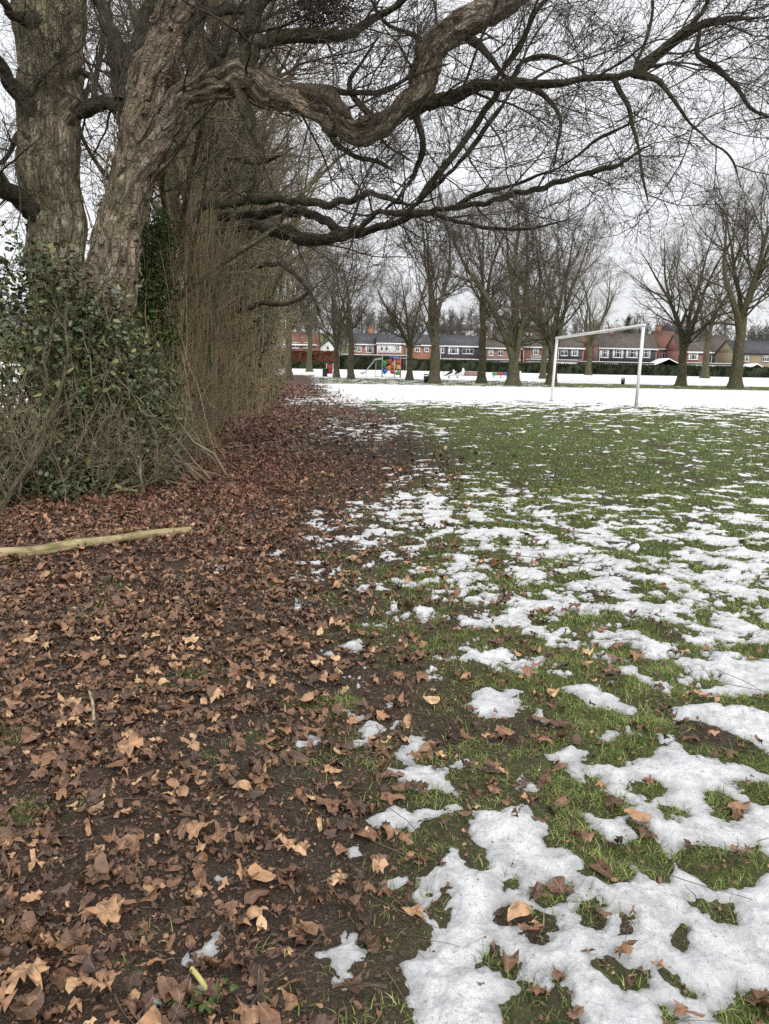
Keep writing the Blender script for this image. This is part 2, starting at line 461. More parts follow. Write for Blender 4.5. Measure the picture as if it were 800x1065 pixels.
def math_(nt, op, a, b=None, clamp=False):
    n = nt.nodes.new('ShaderNodeMath'); n.operation = op; n.use_clamp = clamp
    for i, v in enumerate((a, b)):
        if v is None: continue
        if isinstance(v, bpy.types.NodeSocket): nt.links.new(v, n.inputs[i])
        else: n.inputs[i].default_value = v
    return n.outputs[0]

def bark_mat(name, dark, mid, light, moss, mossamt=.5, sc=1.0, scar=None):
    m, nt, b = newmat(name, .85, .25)
    v = attr(nt, 'bk', True)
    v1 = mapv(nt, v, (14 * sc, 14 * sc, 3.2 * sc)); v2 = mapv(nt, v, (60 * sc, 60 * sc, 22 * sc)); v3 = mapv(nt, v, (2.2, 2.2, .9))
    r1 = noise(nt, v1, 1, 5, .65, .6); r2 = noise(nt, v2, 1, 3, .6); r3 = noise(nt, v3, 1, 4, .6)
    rr = ramp(nt, r1, [(.36, g3(0)), (.60, g3(1))])
    c = ramp(nt, r1, [(.34, dark), (.50, mid), (.68, light)])
    c = mix(nt, ramp(nt, r2, [(.35, g3(.0)), (.65, g3(.45))]), c, mid)
    lm = ramp(nt, r3, [(.44, g3(0)), (.60, g3(mossamt))])
    c = mix(nt, lm, c, moss)
    r4 = noise(nt, mapv(nt, v, (9, 9, 6)), 1, 5, .7)
    c = mix(nt, ramp(nt, r4, [(.55, g3(0)), (.63, g3(.7))]), c, tuple(min(.6, q * 1.25) for q in (light[0] * .95, light[1] * 1.05, light[2] * 1.08)))
    wp = nt.nodes.new('ShaderNodeVectorMath'); wp.operation = 'ADD'
    nn = nt.nodes.new('ShaderNodeTexNoise'); nn.inputs['Scale'].default_value = 9; nt.links.new(v, nn.inputs['Vector'])
    sc2 = nt.nodes.new('ShaderNodeVectorMath'); sc2.operation = 'SCALE'; sc2.inputs['Scale'].default_value = .9; nt.links.new(nn.outputs['Color'], sc2.inputs[0])
    nt.links.new(mapv(nt, v, (22 * sc, 22 * sc, 6.5 * sc)), wp.inputs[0]); nt.links.new(sc2.outputs[0], wp.inputs[1])
    vo = nt.nodes.new('ShaderNodeTexVoronoi'); vo.feature = 'DISTANCE_TO_EDGE'; vo.inputs['Scale'].default_value = 1.0; nt.links.new(wp.outputs[0], vo.inputs['Vector'])
    crack = ramp(nt, vo.outputs['Distance'], [(.0, g3(0)), (.11, g3(1))])
    c = mix(nt, math_(nt, 'MULTIPLY', math_(nt, 'SUBTRACT', 1.0, crack), .42), c, tuple(q * .8 for q in dark))
    if scar:
        c = mix(nt, attr(nt, 'scar'), c, mix(nt, r1, (.13, .085, .06), scar))
    nt.links.new(c, b.inputs['Base Color'])
    h = math_(nt, 'ADD', math_(nt, 'ADD', rr, math_(nt, 'MULTIPLY', r2, .8)), math_(nt, 'MULTIPLY', crack, .5))
    bump(nt, b, h, 1.0, .035)
    return m
M_bark1 = bark_mat('bark_green_grey', (0.036, 0.028, 0.019), (0.288, 0.235, 0.161), (0.536, 0.460, 0.331), (0.227, 0.225, 0.101), .5)
M_bark2 = bark_mat('bark_brown_torn', (0.032, 0.024, 0.017), (0.282, 0.220, 0.160), (0.524, 0.439, 0.330), (0.201, 0.205, 0.097), .4, scar=(0.584, 0.460, 0.330))
M_limb = bark_mat('bark_limb', (.022, .018, .014), (.10, .082, .060), (.21, .175, .125), (.12, .125, .055), .6, 1.6, scar=(.50, .41, .28))
M_bark3 = bark_mat('bark_avenue', (0.056, 0.046, 0.031), (0.200, 0.169, 0.108), (0.375, 0.319, 0.210), (0.175, 0.194, 0.078), .7, 1.2)
M_bark4 = bark_mat('bark_park', (.045, .038, .025), (.11, .096, .060), (.19, .165, .11), (.13, .135, .06), .7, .8)

M_arm = bark_mat('bark_arm', (0.024, 0.020, 0.016), (0.153, 0.135, 0.099), (0.323, 0.288, 0.216), (0.145, 0.158, 0.074), .5, 1.2, scar=(0.468, 0.396, 0.285))

def plain(name, col, rough=.8, spec=.3, var=0.0, scale=8, metal=0):
    m, nt, b = newmat(name, rough, spec); b.inputs['Metallic'].default_value = metal
    if var:
        n = noise(nt, geopos(nt), scale, 4)
        c = ramp(nt, n, [(.3, tuple(v * (1 - var) for v in col)), (.7, tuple(min(1, v * (1 + var)) for v in col))])
        nt.links.new(c, b.inputs['Base Color'])
    else: b.inputs['Base Color'].default_value = (*col, 1)
    return m
M_twig = plain('twig_near', (.075, .060, .047), .8, .25, .35, 3)
M_twig_av = plain('twig_avenue', (0.213, 0.175, 0.119), .85, .2, .3, 2)
M_shoot = plain('shoot_brown', (0.310, 0.234, 0.142), .8, .2, .4, 2)
M_twig_park = plain('twig_park', (.15, .12, .095), .85, .2, .3, .5)
M_twig_far = plain('twig_far', (.12, .11, .098), .9, .1, .3, .05)
M_drystem = plain('dry_stem', (.22, .18, .115), .75, .3, .35, 6)

def leafmat(name, stops, rough=.5, spec=.4, at_='rnd', transl=0):
    m, nt, b = newmat(name, rough, spec)
    c = ramp(nt, attr(nt, at_), stops)
    n = noise(nt, geopos(nt), 70, 3)
    c = mix(nt, ramp(nt, n, [(.3, g3(0)), (.75, g3(.45))]), c, tuple(v * .4 for v in stops[len(stops) // 2][1]))
    if name.startswith('leaf_litter'):
        lc = nt.nodes.new('ShaderNodeSeparateXYZ'); nt.links.new(attr(nt, 'lc', True), lc.inputs[0])
        ay = math_(nt, 'ABSOLUTE', lc.outputs[1])
        rib = ramp(nt, ay, [(0, g3(1)), (.022, g3(0))])
        sv = math_(nt, 'PINGPONG', math_(nt, 'SUBTRACT', lc.outputs[0], math_(nt, 'MULTIPLY', ay, .9)), .07)
        side = math_(nt, 'MULTIPLY', ramp(nt, sv, [(0, g3(1)), (.012, g3(0))]), .5)
        c = mix(nt, math_(nt, 'MULTIPLY', math_(nt, 'MAXIMUM', rib, side), .45), c, (.40, .30, .20))
        bl = noise(nt, geopos(nt), 28, 3)
        c = mix(nt, ramp(nt, bl, [(.5, g3(0)), (.62, g3(.55))]), c, (.050, .034, .026))
    nt.links.new(c, b.inputs['Base Color'])
    bump(nt, b, n, .5, .006)
    if transl:
        try: b.inputs['Transmission Weight'].default_value = 0
        except Exception: pass
    return m
M_leaf = leafmat('leaf_litter', [(0, (0.040, 0.024, 0.014)), (.22, (0.091, 0.048, 0.026)), (.45, (0.176, 0.090, 0.049)), (.62, (0.262, 0.129, 0.068)), (.78, (0.408, 0.218, 0.113)), (.9, (0.592, 0.343, 0.182)), (1, (0.729, 0.474, 0.254))], .5, .45)
M_leafred = leafmat('leaf_litter_russet', [(0, (0.058, 0.027, 0.017)), (.3, (0.142, 0.061, 0.037)), (.6, (0.261, 0.112, 0.069)), (.85, (0.403, 0.195, 0.117)), (1, (0.626, 0.363, 0.223))], .5, .45)
M_ever = leafmat('evergreen_leaf', [(0, (0.039, 0.054, 0.025)), (.5, (0.086, 0.110, 0.046)), (.85, (0.153, 0.177, 0.071)), (1, (0.347, 0.302, 0.116))], .38, .5)
M_ivy = leafmat('ivy_leaf', [(0, (0.032, 0.054, 0.023)), (.6, (0.076, 0.101, 0.043)), (1, (0.154, 0.172, 0.069))], .5, .4)
M_yew = leafmat('yew_leaf', [(0, (0.048, 0.072, 0.022)), (.6, (0.099, 0.138, 0.038)), (1, (0.185, 0.216, 0.067))], .6, .3)
M_grass = leafmat('grass_blades', [(0, (0.086, 0.109, 0.030)), (.4, (0.180, 0.245, 0.057)), (.75, (0.288, 0.360, 0.094)), (1, (0.547, 0.490, 0.235))], .6, .25)
M_hedge = leafmat('hedge_green', [(0, (.018, .026, .012)), (1, (.055, .066, .028))], .7, .2)
M_beech = leafmat('hedge_russet', [(0, (.075, .028, .016)), (1, (.19, .072, .042))], .7, .2)

def ground_mat():
    m, nt, b = newmat('ground_soil', .9, .2)
    p = geopos(nt)
    n1 = noise(nt, p, 9, 6, .65); n2 = noise(nt, p, 45, 5, .7); n3 = noise(nt, p, 160, 3, .7)
    mud = ramp(nt, n1, [(.3, (.034, .026, .020)), (.7, (.105, .078, .058))])
    mud = mix(nt, ramp(nt, n2, [(.50, g3(0)), (.66, g3(.7))]), mud, (.14, .095, .065))
    mud = mix(nt, ramp(nt, n3, [(.52, g3(0)), (.64, g3(.7))]), mud, (.20, .15, .105))
    mud = mix(nt, ramp(nt, n3, [(.34, g3(.8)), (.44, g3(0))]), mud, (.018, .014, .011))
    # matted turf colour where the grass grows
    turf = ramp(nt, n2, [(.3, (.050, .056, .020)), (.50, (.115, .148, .042)), (.70, (.19, .22, .068))])
    turf = mix(nt, ramp(nt, n1, [(.45, g3(0)), (.7, g3(.75))]), turf, (.050, .040, .024))
    # leaf-strewn ground
    vo = nt.nodes.new('ShaderNodeTexVoronoi'); vo.inputs['Scale'].default_value = 15; nt.links.new(mapv(nt, p, (1, 1, .01)), vo.inputs['Vector'])
    hs = nt.nodes.new('ShaderNodeSeparateColor'); nt.links.new(vo.outputs['Color'], hs.inputs[0])
    lf = ramp(nt, hs.outputs[0], [(0, (.035, .016, .012)), (.5, (.095, .042, .032)), (.85, (.16, .078, .058)), (1, (.26, .15, .12))])
    c = mix(nt, attr(nt, 'grass'), mud, turf)
    c = mix(nt, attr(nt, 'litter'), c, lf)
    nt.links.new(c, b.inputs['Base Color'])
    h = math_(nt, 'ADD', n2, math_(nt, 'MULTIPLY', n3, .5))
    bump(nt, b, h, 1.0, .035)
    return m
def snow_mat():
    m, nt, b = newmat('snow_old', .55, .35)
    p = geopos(nt)
    n1 = noise(nt, p, 34, 6, .75); n2 = noise(nt, p, 260, 3, .8); n3 = noise(nt, p, 5, 4, .6)
    c = ramp(nt, n3, [(.3, (.68, .68, .68)), (.62, (.85, .845, .835))])
    dirt = noise(nt, p, 95, 4, .75)
    near = attr(nt, 'near')
    gr_ = noise(nt, p, 14, 5, .7)
    c = mix(nt, math_(nt, 'MULTIPLY', ramp(nt, gr_, [(.38, g3(.7)), (.54, g3(0.0))]), near), c, (.40, .405, .41))
    d = math_(nt, 'MULTIPLY', ramp(nt, dirt, [(.57, g3(0)), (.66, g3(.75))]), near)
    c = mix(nt, d, c, (.20, .17, .14))
    slush = ramp(nt, n3, [(.46, g3(0)), (.68, g3(.55))])
    c = mix(nt, math_(nt, 'MULTIPLY', slush, near), c, (.42, .435, .45))
    thin = math_(nt, 'MULTIPLY', attr(nt, 'thin'), ramp(nt, n1, [(.25, g3(.35)), (.65, g3(.9))]))
    c = mix(nt, thin, c, (.33, .33, .33))
    nt.links.new(c, b.inputs['Base Color'])
    b.inputs['Subsurface Weight'].default_value = .0
    h = math_(nt, 'ADD', n1, math_(nt, 'MULTIPLY', n2, .35))
    bump(nt, b, h, .9, .012)
    return m
M_ground = ground_mat(); M_snow = snow_mat()

# ------------------------------------------------------------------ ground sheet
def grass_mask(x, y):
    u = x - hedge_x(y)
    edge = 2.6 + 1.9 * sstep(4, 14, y) + 0.45 * perlin(x * 1.1, y * 1.1, 22)
    g = sstep(edge - .5, edge + .9, u)
    patch = fbm(x * 1.6, y * 1.6, 4, 33)
    g = g * sstep(-.55, .05, patch + 0.25)
    g = np.maximum(g, .8 * sstep(.25, .8, fbm(x * 2.1 + 9, y * 2.1, 4, 35)) * sstep(.5, 1.6, u) * (1 - sstep(5, 9, y)))
    return np.clip(g, 0, 1)
def litter_mask(x, y):
    u = x - hedge_x(y)
    edge = 1.95 + 0.3 * perlin(x * .8, y * .8, 12)
    return sstep(edge + .9, edge - .5, u) if False else 1 - sstep(edge - .5, edge + .9, u)

rr = np.concatenate([[0.0], np.geomspace(0.25, 60, 430), np.geomspace(61.5, 3000, 110)])
aa = np.radians(np.concatenate([np.arange(-60, 60.01, .42), np.arange(62, 300, 3.0)]))
Rg, Ag = np.meshgrid(rr, aa, indexing='ij')
gx = Rg * np.sin(Ag); gy = Rg * np.cos(Ag)
gz = terrain(gx.ravel(), gy.ravel())
na = len(aa); i = np.arange(len(rr) - 1)[:, None] * na; j = np.arange(na)[None]
j2 = (j + 1) % na
Q = np.stack([i + j, i + j2, i + na + j2, i + na + j], -1).reshape(-1, 4)
Q = Q[:, ::-1]
gm = grass_mask(gx.ravel(), gy.ravel()); lm = litter_mask(gx.ravel(), gy.ravel())
uu = gx.ravel() - hedge_x(gy.ravel())
lm = np.where(uu < -3, 0, lm); gm = np.where(uu < -3, .8, gm)
gr = mk('ground', np.stack([gx.ravel(), gy.ravel(), gz], 1), Q, M_ground, attrs={'grass': gm, 'litter': lm * np.interp(Rg.ravel(), [4, 16], [.15, .85])})
tag(gr, kind='structure')

# ------------------------------------------------------------------ snow
def snow_part(r0, r1, ratio, a0, a1, da):
    rs = np.exp(np.arange(math.log(r0), math.log(r1) + ratio, ratio)); as_ = np.radians(np.arange(a0, a1 + da, da))
    Rr, Aa = np.meshgrid(rs, as_, indexing='ij'); x = (Rr * np.sin(Aa)).ravel(); y = (Rr * np.cos(Aa)).ravel()
    h, s = snow_h(x, y)
    z = terrain(x, y) + h
    m = len(as_); i = np.arange(len(rs) - 1)[:, None] * m; j = np.arange(m - 1)[None]
    q = np.stack([i + j, i + m + j, i + m + j + 1, i + j + 1], -1).reshape(-1, 4)
    keep = (h[q].max(1) > -0.004) & (np.abs(x[q[:, 0]] - hedge_x(y[q[:, 0]])) >= 0)
    q = q[keep]
    used = np.unique(q); mp = np.full(len(x), -1); mp[used] = np.arange(len(used)); q = mp[q]
    thin = 1 - np.clip(s / np.interp(np.hypot(x, y), [3, 8], [.055, .03]), 0, 1)
    return np.stack([x, y, z], 1)[used], q, thin[used], (1 - sstep(4, 9, np.hypot(x, y)))[used]
SV = []; SQ = []; ST = []; SN = []; o_ = 0
for args in ((1.0, 6.0, .0032, -34, 52, .13), (6.0, 40.0, .0042, -40, 52, .14), (40.0, 170.0, .006, -42, 52, .25), (0.3, 1.0, .02, -30, 180, 1.5)):
    v, q, t_, n_ = snow_part(*args)
    SV.append(v); SQ.append(q + o_); ST.append(t_); SN.append(n_); o_ += len(v)
sn = mk('snow', np.concatenate(SV), np.concatenate(SQ), M_snow, attrs={'thin': np.concatenate(ST), 'near': np.concatenate(SN)})
tag(sn, 'patchy melting snow lying over grass and white across the far field', 'snow', kind='stuff')
print('snow verts', o_)

# ------------------------------------------------------------------ leaves
def leaf_proto(kind, r):
    if kind == 'lobed':
        n = 26; th = np.linspace(0, 2 * np.pi, n, endpoint=False)
        rad = .64 + .36 * np.abs(np.cos(2.5 * th + .15 * r.normal())) ** 1.2
        rad *= (1 + .16 * r.normal(size=n)); rad *= (.85 + .15 * np.cos(th)); jz = .07
        o = np.stack([rad * np.cos(th) * .52, rad * np.sin(th) * (.38 + .16 * r.random()), np.zeros(n)], 1)
    elif kind == 'oval':
        n = 12; th = np.linspace(0, 2 * np.pi, n, endpoint=False); jz = .05
        o = np.stack([.5 * np.cos(th), .27 * np.sin(th) * (1 - .25 * np.cos(th)), np.zeros(n)], 1) * (1 + .12 * r.normal(size=(n, 1)))
    elif kind == 'crumple':
        n = 13; th = np.linspace(0, 2 * np.pi, n, endpoint=False); jz = .10
        rad = .5 * (.72 + .28 * np.cos(r.integers(1, 4) * th + 6 * r.random()) + .26 * r.normal(size=n)).clip(.3, 1.2); o = np.stack([rad * np.cos(th), rad * np.sin(th) * (.45 + .4 * r.random()), np.zeros(n)], 1)
    else:  # scrap
        n = 6; th = np.linspace(0, 2 * np.pi, n, endpoint=False)
        rad = .5 * (.5 + .6 * r.random(n)); o = np.stack([rad * np.cos(th), rad * np.sin(th) * .6, np.zeros(n)], 1)
        o[:, 2] += .05 * r.normal(size=n)
        return np.vstack([[0, 0, .03], o]), np.array([(0, i + 1, (i + 1) % n + 1) for i in range(n)])
    inn = o * (.5 + .08 * r.normal(size=(n, 1))); inn[:, 2] += jz * r.normal(size=n) * .8; o[:, 2] += jz * r.normal(size=n)
    V = np.vstack([[0, 0, .02], inn, o])
    F = [(0, i + 1, (i + 1) % n + 1) for i in range(n)]
    for i in range(n):
        a_, b_ = i + 1, (i + 1) % n + 1
        F += [(a_, n + a_, n + b_), (a_, n + b_, b_)]
    return V, np.array(F)
def rotmats(n, tilt):
    yaw = rng.random(n) * 2 * np.pi; t = np.abs(rng.normal(size=n)) * tilt; az = rng.random(n) * 2 * np.pi
    c, s = np.cos(yaw), np.sin(yaw); Z = np.zeros(n); O = np.ones(n)
    A = np.stack([c, -s, Z, s, c, Z, Z, Z, O], 1).reshape(n, 3, 3)
    kx, ky = np.cos(az), np.sin(az); ct, st = np.cos(t), np.sin(t); v = 1 - ct
    B = np.stack([ct + kx * kx * v, kx * ky * v, ky * st, kx * ky * v, ct + ky * ky * v, -kx * st, -ky * st, kx * st, ct], 1).reshape(n, 3, 3)
    return B @ A
def scatter(protos, pos, size, tilt, curl):
    n = len(pos); k = len(protos); ch = rng.integers(0, k, n)
    V0 = np.stack([p[0] for p in protos]); F0 = protos[0][1]; nv = V0.shape[1]
    L = V0[ch] * 1.0
    c = (curl * rng.normal(size=n))[:, None] + 1e-4; c2 = (curl * .6 * rng.normal(size=n))[:, None] + 1e-4
    X = np.sin(c * L[..., 0]) / c; Z = L[..., 2] + (1 - np.cos(c * L[..., 0])) / c
    Yy = np.sin(c2 * L[..., 1]) / c2; Z = Z + (1 - np.cos(c2 * L[..., 1])) / c2
    L = np.stack([X, Yy, Z], -1)
    L = L * size[:, None, None]
    P = np.einsum('nij,nkj->nki', rotmats(n, tilt), L)
    zmin = P[..., 2].min(1); P[..., 2] -= (zmin * .7)[:, None]
    P = P + pos[:, None, :]
    global LAST_LC; LAST_LC = V0[ch].reshape(-1, 3) * np.array([1, 1, 0])
    F = (F0[None] + (np.arange(n) * nv)[:, None, None]).reshape(-1, 3)
    return P.reshape(-1, 3), F, nv
def points_in(y0, y1, dens_fn, maxd, xr):
    area = (xr[1] - xr[0]) * (y1 - y0); n = int(area * maxd)
    x = xr[0] + (xr[1] - xr[0]) * rng.random(n); y = y0 + (y1 - y0) * rng.random(n)
    vis = np.abs(x) < y * .72 + 1.6
    x, y = x[vis], y[vis]
    k = rng.random(len(x)) < dens_fn(x, y)
    return x[k], y[k]
def litter_density(x, y):
    u = x - hedge_x(y)
    l = litter_mask(x, y)
    d = l + (1 - l) * (0.20 * (1 - sstep(3.0, 4.6, u)) + .16 * sstep(6, 10, y) * (1 - sstep(3.6, 5.2, u)) + .035 * (1 - sstep(4.5, 8, u)))
    clump = fbm(x * 2.2, y * 2.2, 3, 120)
    d = d * np.clip(.85 + .5 * clump, .2, 1.1)
    d = np.where(u < -1.4, 0, d)
    _, s = snow_h(x, y)
    d = np.where(s > 0.005, d * .03, d)
    return d
lob = [leaf_proto('lobed', rng) for _ in range(8)]; ova = [leaf_proto('oval', rng) for _ in range(8)]; scr = [leaf_proto('scrap', rng) for _ in range(8)]; crm = [leaf_proto('crumple', rng) for _ in range(14)]
LV = []; LF = []; LR = []; LC = []; LCr = []; lo = 0
LVr = []; LFr = []; LRr = []; lor = 0
def addleaves(protos, x, y, size, tilt, curl, rnd, zr=.02, red=False):
    global lo, lor
    z = terrain(x, y) + zr * rng.random(len(x)) ** 1.5
    V, F, nv = scatter(protos, np.stack([x, y, z], 1), size, tilt, curl)
    if red: LCr.append(LAST_LC)
    else: LC.append(LAST_LC)
    if red: LVr.append(V); LFr.append(F + lor); lor += len(V); LRr.append(np.repeat(rnd, nv))
    else: LV.append(V); LF.append(F + lo); lo += len(V); LR.append(np.repeat(rnd, nv))
def leafset(y0, y1, dens, protos, s0, s1, tilt, curl, rp, xr, zr=.02, redfac=None):
    x, y = points_in(y0, y1, litter_density, dens, xr)
    size = s0 + (s1 - s0) * rng.random(len(x)) ** 2.1
    rnd = np.clip(rng.normal(rp[0], rp[1], len(x)), 0, 1)
    if redfac is None: addleaves(protos, x, y, size, tilt, curl, rnd, zr); return
    isr = rng.random(len(x)) < sstep(redfac[0], redfac[1], y) * (1 - .85 * sstep(1.7, 2.6, x - hedge_x(y) + .3 * perlin(x, y, 44)))
    for fl in (False, True):
        k = isr == fl
        if k.any(): addleaves(protos, x[k], y[k], size[k], tilt, curl, rnd[k], zr, fl)
leafset(0.9, 4.5, 7500, scr, .006, .026, .6, 1.6, (.34, .26), (-3.6, 3.2), .012)
leafset(0.9, 4.5, 1250, crm, .020, .085, .42, 1.7, (.43, .30), (-3.6, 2.5), .028)
leafset(0.9, 4.5, 34, lob, .055, .115, .32, 1.5, (.62, .24), (-3.6, 2.5), .03)
leafset(0.9, 4.5, 130, ova, .04, .095, .4, 1.8, (.55, .24), (-3.6, 2.5), .03)
leafset(4.5, 11, 500, crm, .035, .095, .6, 2.0, (.48, .25), (-5.5, 4), .03, (3.5, 9))
leafset(4.5, 11, 60, ova, .05, .10, .5, 1.8, (.6, .25), (-5.5, 4), .03, (3.5, 9))
leafset(4.5, 11, 900, scr, .02, .07, .6, 1.2, (.38, .24), (-5.5, 4), .02, (3.5, 9))
leafset(11, 24, 300, scr, .06, .12, .6, 1.2, (.45, .27), (-7, 4), .04, (2, 7))
leafset(24, 55, 60, scr, .12, .2, .5, 1.0, (.45, .27), (-11, 1), .05, (2, 7))
o = mk('leaf_litter', np.concatenate(LV), np.concatenate(LF), M_leaf, attrs={'rnd': np.concatenate(LR), 'lc': np.concatenate(LC)})
tag(o, 'carpet of curled brown and tan dead leaves over dark mud in the foreground', 'leaf litter', kind='stuff')
o = mk('leaf_litter', np.concatenate(LVr), np.concatenate(LFr), M_leafred, attrs={'rnd': np.concatenate(LRr), 'lc': np.concatenate(LCr)})
tag(o, 'russet strip of dead leaves running along the foot of the hedge', 'leaf litter', kind='stuff')
print('leaf verts', lo, lor)

# single big leaves that stand out in the foreground
BIG = [(112, 962, .11, .86, 'large tan lobed leaf lying flat left of the small snow scraps'),
       (30, 1035, .125, .90, 'biggest pale tan leaf curled in the bottom left corner'),
       (50, 1003, .10, .74, 'orange brown leaf just above the big pale corner leaf'),
       (103, 1042, .09, .90, 'narrow pale folded leaf near the bottom edge left of the snow scrap'),
       (205, 873, .10, .86, 'upright tan leaf beside the lower path of leaves, in the middle of the brown litter'),
       (75, 740, .11, .93, 'pale curled leaf beside the forked white twig'),
       (135, 785, .13, .84, 'broad light brown leaf in the left leaf carpet below the pale curled one'),
       (430, 800, .085, .70, 'brown leaf lying against the edge of the small snow patch'),
       (197, 673, .10, .99, 'almost white dry leaf standing out in the middle of the leaf carpet')]
for (px, py, sz, rv, lab) in BIG:
    p = hitz(px, py); pr = leaf_proto('lobed', rng)
    V, Fc, nv = scatter([pr], np.array([[p[0], p[1], p[2] + .028]]), np.array([sz]), .25, 1.3)
    o = mk('dry_leaf', V, Fc, M_leaf, attrs={'rnd': np.full(len(V), rv), 'lc': LAST_LC}, origin=(p[0], p[1], p[2] + .02))
    tag(o, lab, 'leaf')

# ------------------------------------------------------------------ grass
def blades(x, y, hgt, wid, seed=0):
    n = len(x); z = terrain(x, y)
    az = rng.random(n) * 2 * np.pi; lean = np.clip(np.abs(rng.normal(.95, .35, n)), .05, 1.45)
    d = np.stack([np.cos(az) * np.sin(lean), np.sin(az) * np.sin(lean), np.cos(lean)], 1)
    s = np.stack([-np.sin(az), np.cos(az), np.zeros(n)], 1)
    base = np.stack([x, y, z - .004], 1)
    mid = base + d * (hgt * .55)[:, None]
    d2 = d.copy(); d2[:, 2] -= .55; d2 = nrm(d2)
    tip = mid + d2 * (hgt * .5)[:, None]
    tip[:, 2] = np.maximum(tip[:, 2], z + .003)
    w = wid[:, None] * s
    V = np.stack([base - w, base + w, mid + w * .7, mid - w * .7, tip], 1).reshape(-1, 3)
    b = (np.arange(n) * 5)[:, None]
    return V, b + np.array([[0, 1, 2, 3]]), b + np.array([[3, 2, 4]])
def grass_density(x, y):
    g = grass_mask(x, y)
    tuft = fbm(x * 5.5, y * 5.5, 3, 130)
    d = g * np.clip(.55 + 1.1 * tuft, 0.06, 1)
    u = x - hedge_x(y)
    d = d + .10 * (tuft > .75) * (u > .9) * (u < 3.6)
    _, s = snow_h(x, y)
    return np.where(s > .008, 0, d)
GV = []; G4 = []; G3 = []; GR = []; go = 0
for (y0, y1, dens, xr, h0, h1, w0) in ((.9, 4.0, 33000, (-2.4, 4.2), .014, .048, .0011), (4.0, 9, 7500, (-3, 7), .025, .060, .0020), (9, 19, 950, (-3, 14), .03, .07, .0045), (19, 36, 190, (-3, 26), .04, .08, .010)):
    x, y = points_in(y0, y1, grass_density, dens, xr)
    n = len(x)
    V, f4, f3 = blades(x, y, h0 + (h1 - h0) * rng.random(n), w0 * (.7 + .7 * rng.random(n)))
    GV.append(V); G4.append(f4 + go); G3.append(f3 + go); go += len(V)
    pt = fbm(x * 1.3, y * 1.3, 3, 140) * .3
    GR.append(np.repeat(np.clip(rng.normal(.42, .27, n) + pt, 0, 1), 5))
o = mk('grass', np.concatenate(GV), [np.concatenate(G4), np.concatenate(G3)], M_grass, attrs={'rnd': np.concatenate(GR)})
tag(o, 'short matted green grass growing between the snow patches', 'grass', kind='stuff')
print('grass verts', go)

# dead grass stalks and fine twig litter lying on the ground
def ground_twigs(n, y0, y1, xr, l0, l1, r, zr):
    x, y = points_in(y0, y1, lambda a, b: np.where(a - hedge_x(b) < 5, .8, .25) * (snow_h(a, b)[1] < .01), n, xr)
    k = len(x); P = np.stack([x, y, terrain(x, y) + zr * rng.random(k) + r], 1)
    az = rng.random(k) * 2 * np.pi; D = np.stack([np.cos(az), np.sin(az), .08 * rng.normal(size=k)], 1)
    pts = grow(P, D, l0 + (l1 - l0) * rng.random(k) ** 2, 6, .09, (0, 0, 0))
    pts[..., 2] = P[:, None, 2] + (pts[..., 2] - P[:, None, 2]) * .3
    return tubes(pts, taper(k, 7, np.full(k, r), np.full(k, r * .5)), 4)
V, Q, B = cat([ground_twigs(900, .9, 4.0, (-3.0, 2.8), .02, .07, .0006, .012), ground_twigs(30, .9, 4.5, (-3.4, 2.5), .05, .42, .0017, .03), ground_twigs(40, .9, 5, (-3.4, 2.5), .03, .15, .0010, .03), ground_twigs(5, 4.5, 12, (-5, 3), .15, .6, .004, .04)])
o = mk('twig_litter', V, Q, plain('litter_twig', (.13, .095, .065), .8, .2, .6, 5), attrs={'bk': B})
tag(o, 'thin dead twigs and stalks strewn through the leaf litter', 'twigs', kind='stuff')

# sticks one can point at
def stick(name, lab, cat_, pts, r0, r1, mat, rough=.0, k=12, m=40, lift=0.0):
    c = smoothline(pts, m); o0 = c[0].copy()
    V, Q, B = tubes(c[None], np.linspace(r0, r1, m)[None], k, bump=rough, bseed=11)
    n = len(V); V = np.vstack([V, c[0], c[-1]]); B = np.vstack([B, B[0], B[-1]])
    f3 = [(n, (i + 1) % k, i) for i in range(k)] + [(n + 1, (m - 1) * k + i, (m - 1) * k + (i + 1) % k) for i in range(k)]
    o = mk(name, V, [Q, np.array(f3)], mat, attrs={'bk': B}, origin=o0)
    return tag(o, lab, cat_)
m, nt, b = newmat('pale_log_wood', .7, .3)
bk = attr(nt, 'bk', True)
nl = noise(nt, mapv(nt, bk, (40, 40, 3)), 1, 5, .6); nk = noise(nt, mapv(nt, bk, (12, 12, 5)), 1, 4, .6)
c = ramp(nt, nl, [(.3, (.22, .15, .08)), (.55, (.46, .36, .21)), (.8, (.58, .50, .34))])
c = mix(nt, ramp(nt, nk, [(.52, g3(0)), (.62, g3(.85))]), c, (.14, .10, .055))
nm_ = noise(nt, mapv(nt, bk, (7, 7, 4)), 1, 5, .7); c = mix(nt, ramp(nt, nm_, [(.46, g3(0)), (.60, g3(.75))]), c, (.17, .18, .055))
nt.links.new(c, b.inputs['Base Color']); bump(nt, b, nl, .6, .01); M_log = m
def gp(px, py, lift):
    p = hitz(px, py); return (p[0], p[1], p[2] + lift)
stick('fallen_log', 'long pale yellow barkless branch lying across the leaf strip', 'log',
      [gp(-90, 590, .036), gp(-30, 584, .036), gp(30, 580, .036), gp(90, 570, .036), gp(140, 563, .034), gp(198, 556, .035)], .050, .026, M_log, .011, 20, 140)
M_pale = plain('pale_stick', (.36, .29, .20), .75, .3, .5, 30)
M_sap0 = bark_mat('stick_bark', (.08, .05, .03), (.34, .24, .14), (.48, .38, .26), (.2, .17, .1), .3, 6)
